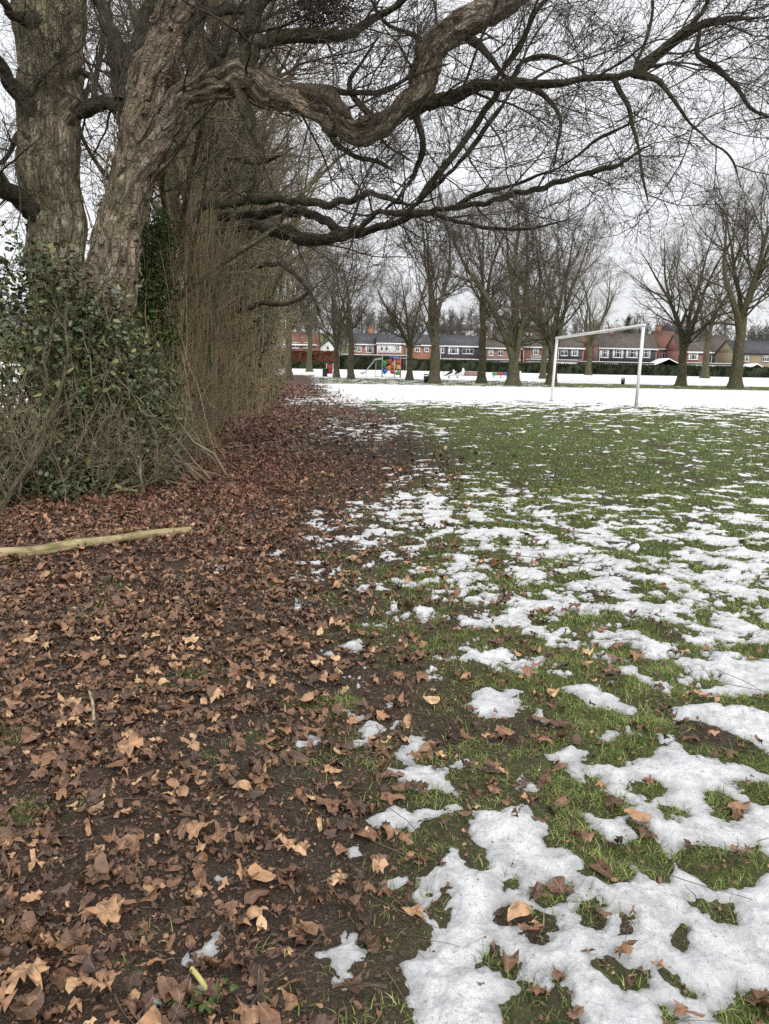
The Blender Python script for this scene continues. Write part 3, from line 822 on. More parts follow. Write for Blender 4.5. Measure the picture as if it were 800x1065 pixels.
stick('stick', 'short pale stick near the bottom edge right of the snow scrap', 'stick', [gp(346, 1035, .02), gp(370, 1034, .025), gp(402, 1035, .02)], .0065, .005, M_sap0, .0012)
stick('stick', 'bare pale stick leaning out of the foot of the shrubs', 'stick', [gp(114, 512, .03), at(128, 503, 8.0), at(147, 490, 8.1)], .022, .015, M_pale, .002)
stick('twig', 'forked pale twig in the leaves beside the curled pale leaf', 'twig', [gp(98, 757, .02), gp(97, 740, .035), gp(93, 722, .02), gp(90, 714, .02)], .007, .004, M_pale, .0008)
stick('twig', 'long dark curved twig beside the brown path', 'twig', [gp(262, 720, .02), gp(266, 700, .03), gp(262, 680, .03), gp(258, 664, .02)], .005, .003, M_twig, .0006)
stick('twig', 'thin dark twig slanting across the mud near the bottom edge', 'twig', [gp(255, 1062, .02), gp(285, 1030, .035), gp(320, 1000, .03), gp(345, 965, .02)], .0026, .0015, M_twig, 0)

# leafy weed with a yellow stub at the very bottom
p = hitz(208, 1045)
w = thing('weed_seedling', 'small bright green weed tuft beside a yellow stub at the bottom edge', 'weed', p)
n = 34; az = rng.random(n) * 6.28; P = np.array([[p[0], p[1], p[2] + .01]]) + np.stack([.03 * rng.normal(size=n), .02 * rng.normal(size=n), .012 * rng.random(n)], 1)
V, Fc, nv = scatter(ova, P, .016 + .012 * rng.random(n), .6, 1.0)
mk('foliage', V, Fc, plain('weed_green', (.075, .12, .03), .5, .3, .3, 60), w)
stick_pts = smoothline([gp(200, 1020, .03), gp(208, 1030, .03), gp(217, 1040, .02)], 8)
V, Q, B = tubes(stick_pts[None], np.full((1, 8), .006), 8)
mk('stem', V, Q, plain('weed_stub', (.50, .44, .16), .6, .3), w)

# ------------------------------------------------------------------ near trees
def limb(parent, ctrl, name='limb', mat=M_limb, k=14, seg=.06, rough=.010, spec=None, scarf=None, bias=(0, 0, .03), twmat=None, seed=0, flakes=None):
    """ctrl rows: (px, py, depth, radius in px)"""
    rows = []
    for px, py, dp, rp in ctrl:
        q = at(px, py, dp); rows.append((*q, rp * math.hypot(q[0], math.hypot(q[1], q[2] - CAMZ)) / FPX * .80))
    rows = np.array(rows); L = np.linalg.norm(np.diff(rows[:, :3], axis=0), axis=1).sum()
    m = max(12, int(L / seg)); c = smoothline(rows, m)
    pts = c[:, :3] + 0; rad = np.maximum(c[:, 3], .004)
    # small natural wander
    t = np.linspace(0, L, m)
    for ax in range(3): pts[:, ax] += np.minimum(rad, .05) * (1.1 * perlin(t * 1.7 + 13 * ax + seed, t * 0 + seed * 1.7, 200 + ax) + .75 * (rad < .17) * perlin(t * 4.7 + 13 * ax + seed, t * 0 + seed * 1.7, 210 + ax))
    rad = rad * (1 + np.where(rad > .17, .05, .16) * perlin(t * np.where(rad > .17, 1.2, 3.1) + seed, t * 0 + 4.4, 220))
    if ctrl[-1][3] < 6: rad = rad * np.clip((1 - np.linspace(0, 1, m)) / .16, .05, 1) ** .6
    V, Q, B = tubes(pts[None], rad[None], k, bump=rough, bseed=seed)
    at_ = {'bk': B}
    sc_ = np.zeros(len(V))
    if scarf is not None: sc_ = scarf(V, B)
    at_['scar'] = sc_
    ob = mk(name, V, Q, mat, parent, attrs=at_)
    if flakes: loose_bark(ob, pts, rad, flakes[0], flakes[1], flakes[2], seed, mat).location = (0, 0, 0)
    if spec:
        P1 = pts[None]; R1 = rad[None]
        parts = twigs_on(P1, R1, spec, bias, True)
        V, Q, B = cat(parts)
        mk('twigs', V, Q, twmat or M_twig, ob, attrs={'bk': B}).location = (0, 0, 0)
    return ob, pts, rad
def spec_for(L, dens=1.0, s=1.0):
    return [(max(3, int(L * 3.0 * dens)), .6 * s, 1.7 * s, 9, .12, 30, 75, .34, .0060, 5, .06),
            (5, .35 * s, 1.0 * s, 6, .15, 25, 60, .55, .0040, 4, .15),
            (5, .18 * s, .60 * s, 4, .16, 25, 60, .6, .0028, 3, .15),
            (5, .10 * s, .34 * s, 3, .15, 25, 60, .7, .0020, 3, .2)]

def loose_bark(parent, pts, rad, n, t0, t1, seed, mat, th0=None):
    """flakes of bark lifting off the trunk"""
    r_ = np.random.default_rng(seed); m = len(pts); V = []; F = []; B = []; o_ = 0
    T = nrm(np.gradient(pts, axis=0)); ax = np.array([0, 1.0, 0]) if abs(T[m // 2][1]) < .8 else np.array([1.0, 0, 0])
    for _ in range(n):
        i0 = int((t0 + (t1 - t0) * r_.random()) * (m - 8)); L = int(4 + 14 * r_.random() ** 2); i1 = min(m - 1, i0 + L)
        th = r_.random() * 6.28 if th0 is None else th0 + r_.normal() * 1.2; w = .10 + .28 * r_.random(); lift = .015 + .05 * r_.random() ** 2; flip = r_.random() < .5
        nu, nv = 7, 4
        for a in range(nu):
            f = a / (nu - 1); ii = i0 + f * (i1 - i0); k0 = int(ii); k1 = min(m - 1, k0 + 1); g = ii - k0
            p = pts[k0] * (1 - g) + pts[k1] * g; R = rad[k0] * (1 - g) + rad[k1] * g
            t = T[k0]; Nn = nrm(np.cross(t, ax)); Bb = np.cross(t, Nn)
            for c in range(nv):
                h = c / (nv - 1); an = th + (h - .5) * w * (1 - .35 * abs(2 * f - 1)) * (1 + .25 * r_.normal() * .3)
                lf = (1 - f if flip else f)
                rr_ = R * 1.03 + .004 + lift * lf ** 2 + .006 * r_.normal()
                V.append(p + (Nn * math.cos(an) + Bb * math.sin(an)) * rr_); B.append((R * math.cos(an) + seed, R * math.sin(an), ii * .03))
        for a in range(nu - 1):
            for c in range(nv - 1): q = o_ + a * nv + c; F.append((q, q + 1, q + nv + 1, q + nv))
        o_ += nu * nv
    o = mk('loose_bark', np.array(V), np.array(F), mat, parent, attrs={'bk': np.array(B), 'scar': .35 + 0 * np.array(B)[:, 0]})
    md = o.modifiers.new('thickness', 'SOLIDIFY'); md.thickness = .007; md.offset = 1
    return o
b1 = at(62, 505, 9.8); b1[2] = terrain(b1[0], b1[1])
T1 = thing('broadleaf_tree', 'thick upright tree with pale scaly bark rising behind the dark shrub at far left', 'tree', b1)
limb(T1, [(60, 530, 9.8, 46), (61, 470, 9.8, 38), (62, 400, 9.8, 34), (60, 300, 9.8, 31), (55, 200, 9.8, 29.5), (51, 100, 9.8, 30), (50, 0, 9.9, 31), (48, -140, 10.1, 27), (55, -330, 10.4, 18)], 'trunk', M_bark1, 110, .024, .036, seed=3, flakes=(90, .12, .8))
limb(T1, [(66, 130, 9.7, 12), (77, 90, 9.6, 9), (83, 30, 9.5, 8), (88, -60, 9.4, 6), (96, -160, 9.3, 4)], k=16, seed=4, mat=M_bark1, spec=spec_for(3, .4))
limb(T1, [(40, 120, 9.6, 12), (18, 95, 9.4, 8), (0, 60, 9.1, 6), (-30, 20, 8.8, 5), (-70, -40, 8.5, 3)], seed=5, spec=spec_for(3, .6))
limb(T1, [(40, 20, 9.6, 10), (20, 20, 9.4, 6), (5, 5, 9.1, 5), (-20, -40, 8.8, 4)], seed=6, spec=spec_for(2, .6))
limb(T1, [(35, 225, 9.6, 12), (12, 205, 9.3, 11), (-10, 180, 9.0, 9), (-50, 150, 8.7, 6)], seed=7, spec=spec_for(3, .8))
limb(T1, [(35, 120, 9.8, 6), (15, 150, 9.6, 4), (-10, 175, 9.4, 3)], seed=8, spec=spec_for(2, 1.6))
limb(T1, [(78, 110, 10.2, 5), (92, 90, 10.6, 4), (104, 60, 11, 3), (110, 20, 11.2, 2)], seed=9, spec=spec_for(2, 1.6))

b2 = at(108, 490, 9.4); b2[2] = terrain(b2[0], b2[1])
T2 = thing('broadleaf_tree', 'leaning tree with torn peeling bark whose heavy limb sweeps over the path', 'tree', b2)
def scar_trunk(V, B):
    n = vnoise3(B[:, 0] * 7, B[:, 1] * 7, B[:, 2] * 1.2, 51) + .5 * vnoise3(B[:, 0] * 20, B[:, 1] * 20, B[:, 2] * 3.5, 52)
    side = V[:, 0] - np.interp(V[:, 2], [0, 3, 5], [-3.45, -3.15, -2.7])
    return np.clip((n + side * 1.2 - .02) * 3.5, 0, .85)
limb(T2, [(104, 520, 9.4, 42.3), (106, 450, 9.4, 35.0), (108, 380, 9.4, 31.3), (112, 310, 9.4, 28.5), (122, 250, 9.35, 24.8), (133, 190, 9.3, 23.0), (144, 140, 9.25, 23.0), (157, 90, 9.2, 19.3), (178, 38, 9.1, 17.5), (200, -10, 9.0, 15.6), (228, -70, 8.9, 12.9), (262, -150, 8.7, 8.3)], 'trunk', M_bark2, 110, .022, .050, scarf=scar_trunk, seed=21, flakes=(190, .15, .95))
def scar_arm(V, B):
    px, py = project(V[:, 0], V[:, 1], V[:, 2])
    n = vnoise3(B[:, 0] * 9, B[:, 1] * 9, B[:, 2] * 2.2, 53)
    w = np.exp(-((px - 335) / 32) ** 2) + .35 * np.exp(-((px - 200) / 30) ** 2)
    return np.clip((n + 1.7 * w - .95) * 3, 0, .95)
arm, apts, arad = limb(T2, [(114, 330, 9.45, 8), (119, 285, 9.40, 14), (127, 240, 9.34, 18), (138, 196, 9.28, 20), (156, 156, 9.18, 19), (185, 114, 9.05, 16.5), (210, 92, 8.9, 15), (238, 82, 8.8, 14), (262, 90, 8.75, 15), (290, 102, 8.7, 15), (318, 110, 8.65, 14), (345, 122, 8.6, 14), (372, 135, 8.55, 13.5), (400, 128, 8.5, 13), (425, 112, 8.5, 13.5), (438, 88, 8.5, 13), (448, 58, 8.5, 12), (470, 32, 8.45, 11.5), (500, 15, 8.4, 11), (535, 2, 8.3, 10), (575, -12, 8.2, 8), (640, -40, 8.0, 5)],
     mat=M_bark2, k=64, seg=.02, rough=.040, scarf=scar_arm, seed=31, flakes=(80, .12, .6), spec=spec_for(7, 1.0))
limb(T2, [(300, 92, 8.7, 7), (315, 95, 8.6, 8), (335, 104, 8.55, 8), (352, 112, 8.5, 7), (366, 122, 8.5, 5)], 'broken_limb', M_limb, 20, .03, .014, scarf=lambda V, B: np.clip(.55 + .5 * vnoise3(B[:, 0] * 12, B[:, 1] * 12, B[:, 2] * 4, 61), 0, .9), seed=32)
limb(T2, [(238, 84, 8.8, 6), (250, 98, 8.72, 6), (258, 120, 8.66, 7), (262, 142, 8.62, 3)], 'broken_limb', M_limb, 16, .03, .012, scarf=lambda V, B: np.clip(.2 + .5 * vnoise3(B[:, 0] * 12, B[:, 1] * 12, B[:, 2] * 4, 62), 0, .7), seed=33)
LIMBS = [
 [(258, 95, 8.7, 10), (262, 60, 8.7, 9), (272, 42, 8.65, 8), (310, 36, 8.6, 6), (350, 40, 8.5, 5), (385, 22, 8.4, 4), (420, 0, 8.3, 3), (450, -40, 8.2, 2)],
 [(255, 100, 8.8, 12), (256, 60, 8.8, 10), (262, 20, 8.7, 9), (285, -10, 8.6, 8), (330, -20, 8.5, 6)],
 [(300, 98, 8.7, 4), (330, 92, 8.6, 3.6), (370, 94, 8.5, 3.2), (405, 94, 8.4, 2.8), (428, 78, 8.35, 2.4), (470, 66, 8.3, 2)],
 [(425, 118, 8.5, 8), (450, 106, 8.4, 6.5), (480, 100, 8.3, 6), (505, 92, 8.2, 6.5), (540, 84, 8.1, 5.4), (590, 84, 8.0, 5), (640, 82, 7.9, 4.6), (662, 78, 7.85, 4.4), (690, 50, 7.8, 3.6), (730, 26, 7.7, 3), (770, 20, 7.6, 2.6), (830, 12, 7.5, 2)],
 [(658, 79, 7.85, 4), (680, 58, 7.8, 3), (705, 38, 7.7, 2.6), (730, 15, 7.7, 2.2), (745, -20, 7.6, 2)],
 [(662, 79, 7.85, 3.6), (682, 84, 7.8, 2.8), (700, 102, 7.7, 2.4), (720, 130, 7.6, 2.2), (738, 148, 7.5, 1.8), (760, 165, 7.4, 1.5), (770, 195, 7.4, 1)],
 [(727, 30, 7.7, 2.4), (726, 55, 7.6, 2), (742, 68, 7.5, 2), (765, 90, 7.4, 1.8), (785, 115, 7.3, 1.6), (820, 125, 7.2, 1.2)],
 [(640, 84, 7.9, 2.6), (652, 105, 7.8, 2.2), (658, 130, 7.8, 2), (664, 155, 7.7, 1.6), (670, 190, 7.6, 1.2), (675, 215, 7.6, 1)],
 [(660, 76, 7.85, 2.8), (668, 50, 7.9, 2.2), (676, 20, 8.0, 1.8), (680, -20, 8.1, 1.4)],
 [(435, 118, 8.5, 4), (440, 150, 8.6, 3.4), (430, 180, 8.7, 3), (415, 205, 8.7, 2.6), (395, 228, 8.8, 2.4)],
 [(520, 88, 8.2, 4), (505, 115, 8.3, 3.6), (488, 140, 8.4, 3.8), (465, 170, 8.5, 4), (445, 195, 8.6, 3.6), (428, 218, 8.7, 3)],
 [(490, 35, 8.4, 6), (510, 60, 8.3, 3), (530, 80, 8.2, 2.6), (548, 62, 8.1, 2.2), (580, 60, 8, 2), (606, 74, 7.9, 1.8)],
 [(505, 92, 8.2, 3), (525, 70, 8.1, 3), (545, 40, 8.0, 2.6), (560, 10, 7.9, 2), (590, -20, 7.8, 2)],
 [(545, 86, 8.1, 2.8), (570, 100, 8.0, 2.2), (583, 125, 7.9, 2), (578, 160, 7.9, 1.6), (572, 185, 7.9, 1.2)],
 [(340, 128, 8.6, 4), (348, 150, 8.6, 3.5), (365, 162, 8.6, 3), (395, 170, 8.6, 2.6), (412, 178, 8.6, 2.2)],
 [(190, 112, 9.0, 8), (196, 95, 9.0, 7), (215, 70, 8.9, 5), (235, 50, 8.8, 4), (245, 20, 8.7, 3), (262, -20, 8.6, 3)],
 [(150, 120, 9.25, 8), (170, 98, 9.3, 8), (198, 96, 9.4, 7), (214, 90, 9.5, 4)],
 [(133, 112, 9.3, 11), (110, 104, 9.4, 8), (92, 112, 9.5, 7.5), (78, 122, 9.6, 5)],
 [(127, 118, 9.3, 12), (125, 85, 9.4, 9), (120, 50, 9.5, 8), (110, 20, 9.6, 7), (98, -10, 9.7, 6)],
 [(130, 105, 9.3, 10), (138, 60, 9.4, 8), (150, 30, 9.5, 7), (160, -15, 9.6, 5)],
 [(104, 110, 9.4, 4), (96, 85, 9.5, 3.4), (82, 70, 9.6, 2.6), (70, 40, 9.7, 2)],
 [(180, 40, 9.1, 8), (210, 15, 9.0, 6), (250, 10, 8.9, 5), (300, -10, 8.8, 4)],
 [(395, 130, 8.5, 4), (375, 108, 8.5, 3), (362, 85, 8.5, 2.5), (380, 60, 8.5, 2), (400, 30, 8.4, 2)],
 [(448, 60, 8.5, 4), (430, 35, 8.5, 3), (402, 25, 8.5, 2.4), (380, -10, 8.4, 2)],
]
for i, L in enumerate(LIMBS):
    px = np.array(L)[:, :2]; ln = np.linalg.norm(np.diff(px, axis=0), axis=1).sum() * 8.4 / FPX
    dens = 1.0 if px[:, 0].max() > 300 else .35
    limb(T2, L, k=12 if L[0][3] < 6 else 18, seg=.05, rough=.006 if L[0][3] < 6 else .012, seed=40 + i, spec=spec_for(ln, 1.15 * dens, .9), bias=(.012, 0, .02))

# dark ball of twigs high up at the crook of the limb
p = at(335, 4, 8.6)
n = 260; c0 = p + rng.normal(size=(n, 3)) * np.array([.16, .14, .08])
pts = grow(c0, nrm(rng.normal(size=(n, 3)) * np.array([1, 1, .4])), np.full(n, .45), 5, .35)
V, Q, B = tubes(pts, np.full((n, 6), .004), 4)
o = mk('bird_nest', V, Q, M_twig, attrs={'bk': B}, origin=p)
tag(o, 'dark untidy clump of twigs like a nest high at the top edge', 'nest')

# ------------------------------------------------------------------ the low limb tier and the avenue behind the hedge
def leaf_cloud(n, centers, sig, size, protos, tilt=1.2, curl=.6):
    k = rng.integers(0, len(centers), n)
    P = centers[k] + rng.normal(size=(n, 3)) * sig
    V, F, nv = scatter(protos, P, size * (.6 + .8 * rng.random(n)), tilt, curl)
    return V, F, np.repeat(rng.random(n), nv)
def avenue_tree(label, px, depth, r, seed, H=13, nshoot=260, ivy=0, lim=7, reach=1.0, shw=.55, shh=5.0):
    b = at(px, 400, depth); b[2] = float(terrain(b[0], b[1]))
    T = thing('avenue_tree', label, 'tree', b, 'trees along the hedge line')
    m = 60; hh = np.linspace(-.1, H * .75, m)
    pts = np.stack([b[0] + .22 * perlin(hh * .3 + seed, hh * 0 + seed, 301), b[1] + .2 * perlin(hh * .3 + seed, hh * 0, 302), b[2] + hh], 1)
    rad = r * (1 - .6 * hh / (H * .75)) + .25 * r * np.exp(-hh * 2)
    V, Q, B = tubes(pts[None], rad[None], 28, bump=.028, bseed=seed)
    mk('trunk', V, Q, M_bark3, T, attrs={'bk': B})
    P, D, R, t = spawn(pts[None], rad[None], lim + 8, .22, 1.0, 30, 62, (0.25, 0, .12), .5)
    L = (3.2 + 3.0 * rng.random(len(P))) * (1.15 - .4 * t) * reach
    lp = grow(P, D, L, 16, .10, (0, 0, .035)); lr = taper(len(P), 17, np.maximum(R * .42, .04), np.full(len(P), .012))
    V, Q, B = tubes(lp, lr, 9)
    lb = mk('limbs', V, Q, M_bark3, T, attrs={'bk': B})
    parts = twigs_on(lp, lr, [(8, .8, 2.4, 8, .14, 25, 65, .40, .009, 4, .1), (6, .5, 1.3, 5, .15, 25, 60, .55, .006, 3, .1), (4, .25, .8, 4, .15, 25, 60, .6, .0045, 3, .1)], (0, 0, .02))
    V, Q, B = cat(parts)
    mk('crown', V, Q, M_twig_av, T, attrs={'bk': B})
    ns = 7; a = rng.random(ns) * 6.28
    P = np.stack([b[0] + np.cos(a) * r * 1.1, b[1] + np.sin(a) * r * 1.3, np.full(ns, b[2] - .05)], 1)
    D = np.stack([.22 * np.cos(a), .22 * np.sin(a), np.ones(ns)], 1)
    sp = grow(P, D, shh * (.9 + .6 * rng.random(ns)), 18, .07, (0, 0, .03)); sr = taper(ns, 19, .035 + .045 * rng.random(ns), np.full(ns, .015))
    for q in range(ns):
        V, Q, B = tubes(sp[q:q + 1], sr[q:q + 1], 10, bump=.006, bseed=q)
        mk('side_stem', V, Q, M_bark3, T, attrs={'bk': B})
    V, Q, B = cat(twigs_on(sp, sr, [(8, .6, 1.8, 7, .14, 25, 60, .4, .007, 4, .2), (5, .3, .8, 4, .15, 25, 60, .6, .0045, 3, .15)]))
    mk('side_twigs', V, Q, M_twig_av, T, attrs={'bk': B})
    if nshoot:
        n = int(nshoot * .26); a = rng.random(n) * 6.28; rr_ = r * .8 + rng.random(n) ** .7 * shw * .75
        P = np.stack([b[0] + np.cos(a) * rr_, b[1] + np.sin(a) * rr_ * 1.5, b[2] + rng.random(n) ** 2 * 2.2], 1)
        D = np.stack([.13 * rng.normal(size=n) - .09, .16 * rng.normal(size=n), np.ones(n)], 1)
        L = shh * (.35 + .65 * rng.random(n))
        sp = grow(P, D, L, 12, .055, (0, 0, .02)); sr = taper(n, 13, .006 + .010 * rng.random(n) ** 3, np.full(n, .003))
        parts = [tubes(sp, sr, 4)] + twigs_on(sp, sr, [(5, .25, .9, 4, .16, 15, 45, .7, .0032, 3, .15), (2, .15, .4, 3, .15, 20, 50, .8, .0026, 3, .2)], (0, 0, .04))
        V, Q, B = cat(parts)
        mk('basal_shoots', V, Q, M_shoot, T, attrs={'bk': B})
    if ivy:
        n = ivy; hz = rng.random(n) * 7.0; a = rng.random(n) * 6.28; rr_ = r + .12 + .75 * rng.random(n) ** 2
        P = np.stack([b[0] + np.cos(a) * rr_, b[1] + np.sin(a) * rr_, b[2] + hz], 1)
        P = P[fbm(a * .8 + seed, hz * .7, 3, 500) > -.25]; n = len(P)
        V, F, nv = scatter(ova, P, .07 + .07 * rng.random(n), 1.2, .5)
        mk('ivy', V, F, M_ivy, T, attrs={'rnd': np.repeat(rng.random(n), nv)}, smooth=False)
    return T, pts, rad
AV = []
AV.append(avenue_tree('brown multi-stemmed tree just behind the green yew, thick with upright shoots', 180, 12.2, .15, 1, 12, 420, 0, 5, .8, .75, 4.6))
AV.append(avenue_tree('second hedge line tree, twin brown stems right of the yew', 207, 14.5, .22, 2, 13, 460, 0, 6, .8, .8, 5.0))
AV.append(avenue_tree('hedge line tree with tall pale shoots, third beyond the yew', 226, 18.0, .26, 3, 14, 460, 2600, 7, .9, .9, 5.6))
AV.append(avenue_tree('greenish hedge line tree with ivy on its lower trunk in mid avenue', 243, 22.0, .30, 4, 15, 420, 5200, 7, 1.0, 1.1, 6.0))
AV.append(avenue_tree('ivy clad avenue tree whose dark column stands right of the pale shoots', 258, 27.0, .34, 5, 15, 400, 9000, 7, 1.0, 1.2, 6.4))
AV.append(avenue_tree('dark ivy covered tree at the right edge of the hedge line', 266, 33.0, .38, 6, 16, 360, 10000, 8, 1.1, 1.3, 7))
AV.append(avenue_tree('last but one avenue tree, its trunk hidden by shoots', 271, 41.0, .38, 7, 16, 320, 4500, 8, 1.1, 1.5, 7))
AV.append(avenue_tree('farthest avenue tree at the end of the leaf strip', 276, 52.0, .40, 8, 16, 320, 3500, 8, 1.2, 1.6, 7))
# the low sweeping tier of boughs belongs to the second and third trees of the line
A2 = AV[1][0]; A3 = AV[2][0]
LOW = [
 (A3, [(235, 238, 17.8, 7), (262, 232, 15.5, 8), (290, 240, 13.5, 8), (315, 248, 12.2, 7.5), (345, 248, 11.4, 6), (372, 238, 11, 4.4), (395, 222, 10.8, 4), (430, 222, 10.5, 3.6), (470, 216, 10.2, 3.4), (520, 207, 10.0, 3.2), (560, 196, 9.8, 3), (605, 182, 9.6, 2.8), (640, 172, 9.4, 2.4), (680, 150, 9.2, 2), (720, 138, 9, 1.8), (800, 122, 8.8, 1.5)]),
 (A3, [(345, 246, 11.4, 5), (375, 243, 11.2, 5), (405, 232, 11.0, 4.4), (440, 224, 10.8, 3.6), (480, 232, 10.6, 2.8), (520, 238, 10.4, 2.4), (560, 236, 10.2, 2), (600, 225, 10, 1.6)]),
 (A2, [(207, 214, 14.5, 5), (235, 210, 13.6, 5), (270, 206, 12.8, 5), (310, 208, 12.2, 4.5), (345, 212, 11.8, 4.2), (372, 205, 11.4, 3.8), (385, 200, 11.2, 3.4), (405, 207, 11, 3), (430, 212, 10.8, 2.6), (470, 200, 10.6, 2.2)]),
 (A2, [(230, 226, 14.4, 5), (262, 222, 13.4, 5), (300, 220, 12.7, 5), (330, 226, 12.2, 5), (352, 238, 11.8, 5), (358, 248, 11.6, 4)]),
 (A2, [(420, 226, 10.8, 2.6), (440, 205, 10.6, 2.8), (462, 185, 10.4, 2.8), (485, 160, 10.2, 2.6), (510, 125, 10, 2.2), (535, 90, 9.8, 2)]),
 (A3, [(470, 216, 10.2, 2.6), (500, 200, 10.1, 2.2), (540, 190, 10, 2), (590, 168, 9.8, 1.8), (630, 140, 9.6, 1.5), (680, 120, 9.5, 1.2)]),
 (A2, [(207, 170, 14.5, 4), (232, 160, 14, 3.6), (262, 170, 13.5, 3), (285, 165, 13.2, 2.6), (310, 150, 13, 2)]),
 (A3, [(226, 300, 18, 4), (255, 280, 18, 3.6), (290, 275, 17.5, 3), (320, 300, 17, 2.4), (335, 335, 16.8, 2)]),
 (A3, [(235, 330, 18, 3), (265, 318, 17.6, 2.8), (300, 315, 17.2, 2.2), (330, 300, 17, 1.8)]),
]
for i, (T, L) in enumerate(LOW):
    px = np.array(L)[:, :2]; ln = np.linalg.norm(np.diff(px, axis=0), axis=1).sum() * 11 / FPX
    limb(T, L, name='bough', k=14, seg=.07, rough=.008, seed=80 + i, spec=spec_for(ln, .85, 1.05), bias=(.02, 0, .02))

M_sstem = plain('shrub_stem', (.19, .155, .10), .8, .2, .55, 3)
# ------------------------------------------------------------------ shrubs at the left
def shrub(name, label, cat_, clusters, stems, nleaf, leafsize, mat, stemmat, sig=.22, protos=None, group=None):
    cs = np.array([at(px, py, dp) for px, py, dp in clusters])
    base = cs.mean(0); base[2] = float(terrain(base[0], base[1]))
    T = thing(name, label, cat_, base, group)
    V, F, R = leaf_cloud(nleaf, cs, sig, leafsize, protos or ova)
    zmin = .02
    V[:, 2] = np.maximum(V[:, 2], zmin)
    mk('foliage', V, F, mat, T, attrs={'rnd': R}, smooth=False)
    n = stems; k = rng.integers(0, len(cs), n)
    P = np.stack([base[0] + .5 * rng.normal(size=n), base[1] + .35 * rng.normal(size=n), np.full(n, base[2])], 1)
    tgt = cs[k] + rng.normal(size=(n, 3)) * sig
    t = np.linspace(0, 1, 9)[None, :, None]
    pts = P[:, None] * (1 - t) + tgt[:, None] * t + .10 * np.sin(t * np.pi) * rng.normal(size=(n, 1, 3)) + .02 * rng.normal(size=(n, 9, 3))
    rad = taper(n, 9, .008 + .020 * rng.random(n) ** 3, np.full(n, .004))
    V, Q, B = cat([tubes(pts, rad, 5)] + twigs_on(pts, rad, [(5, .15, .6, 4, .2, 20, 60, .6, .0035, 3, .3)]))
    mk('stems', V, Q, stemmat, T, attrs={'bk': B})
    return T
shrub('evergreen_shrub', 'dark glossy leaved shrub filling the left edge in front of the thick tree', 'shrub',
      [(-25, 300, 8.6), (5, 330, 8.4), (-20, 380, 8.2), (15, 400, 8.2), (-40, 440, 7.8), (10, 450, 7.9), (40, 360, 8.5), (20, 490, 7.6), (10, 520, 7.3), (45, 505, 7.5), (-30, 330, 8.8), (50, 430, 8.2), (30, 285, 8.8), (-50, 500, 7.4)], 95, 4600, .066, M_ever, M_sstem, .21)
shrub('evergreen_shrub', 'dark leafy shrub at the foot of the leaning tree, beside the leaf strip', 'shrub',
      [(70, 340, 8.9), (95, 330, 8.9), (85, 380, 8.7), (115, 370, 8.8), (75, 430, 8.4), (110, 420, 8.5), (140, 400, 8.9), (95, 470, 8.2), (130, 450, 8.5), (150, 440, 8.9), (60, 490, 8.0), (105, 500, 8.1), (120, 345, 9.0), (60, 300, 8.9), (80, 520, 7.6), (120, 495, 8.0), (150, 470, 8.5), (165, 430, 9.2)], 140, 7600, .062, M_ever, M_sstem, .20)
shrub('yew', 'feathery green yew standing upright between the leaning tree and the brown stems', 'shrub',
      [(159, 260, 10.6), (154, 285, 10.6), (166, 300, 10.6), (159, 330, 10.6), (149, 350, 10.5), (169, 350, 10.6), (159, 380, 10.5), (172, 395, 10.7), (151, 310, 10.5), (163, 240, 10.7), (169, 420, 10.7)], 60, 9500, .044, M_yew, M_shoot, .13, ova)
# bramble of dry arching stems in front of the shrubs
def thicket(label, px0, px1, d0, d1, n, hmax, mat, name='bare_bush', group=None):
    P = []; 
    for _ in range(n):
        px = px0 + (px1 - px0) * rng.random(); t = rng.random(); d = d0 + (d1 - d0) * t
        q = at(px, 400, d); q[2] = float(terrain(q[0], q[1])); P.append(q)
    P = np.array(P); base = P.mean(0)
    T = thing(name, label, 'bush', base, group)
    D = np.stack([.45 * rng.normal(size=n), .35 * rng.normal(size=n), np.ones(n)], 1)
    sp = grow(P, D, hmax * (.3 + .7 * rng.random(n)), 10, .13, (0, 0, -.015)); sr = taper(n, 11, .006 + .012 * rng.random(n) ** 2.5, np.full(n, .003))
    V, Q, B = tubes(sp, sr, 6)
    mk('stems', V, Q, mat, T, attrs={'bk': B})
    V, Q, B = cat(twigs_on(sp, sr, [(6, .2, .8, 5, .18, 20, 65, .6, .004, 4, .15), (4, .1, .4, 3, .18, 20, 60, .7, .0028, 3, .1)]))
    mk('twigs', V, Q, mat, T, attrs={'bk': B})
    return T
thicket('tangle of dry tan stems at the far left edge above the pale log', -60, 60, 7.0, 8.0, 40, 1.3, M_sstem)
thicket('low bramble of brown twigs at the foot of the dark leafy shrub', 50, 150, 7.6, 8.9, 40, .8, M_sstem)
thicket('brown twiggy hazel right of the dark shrub below the yew', 140, 185, 9.6, 11.5, 80, 2.0, M_sstem)
thicket('brown hedge scrub between the twin stems and the leaf strip', 165, 225, 12, 17, 110, 2.0, M_shoot)
thicket('distant scrub under the ivy clad avenue trees', 225, 275, 18, 34, 130, 2.2, M_shoot)
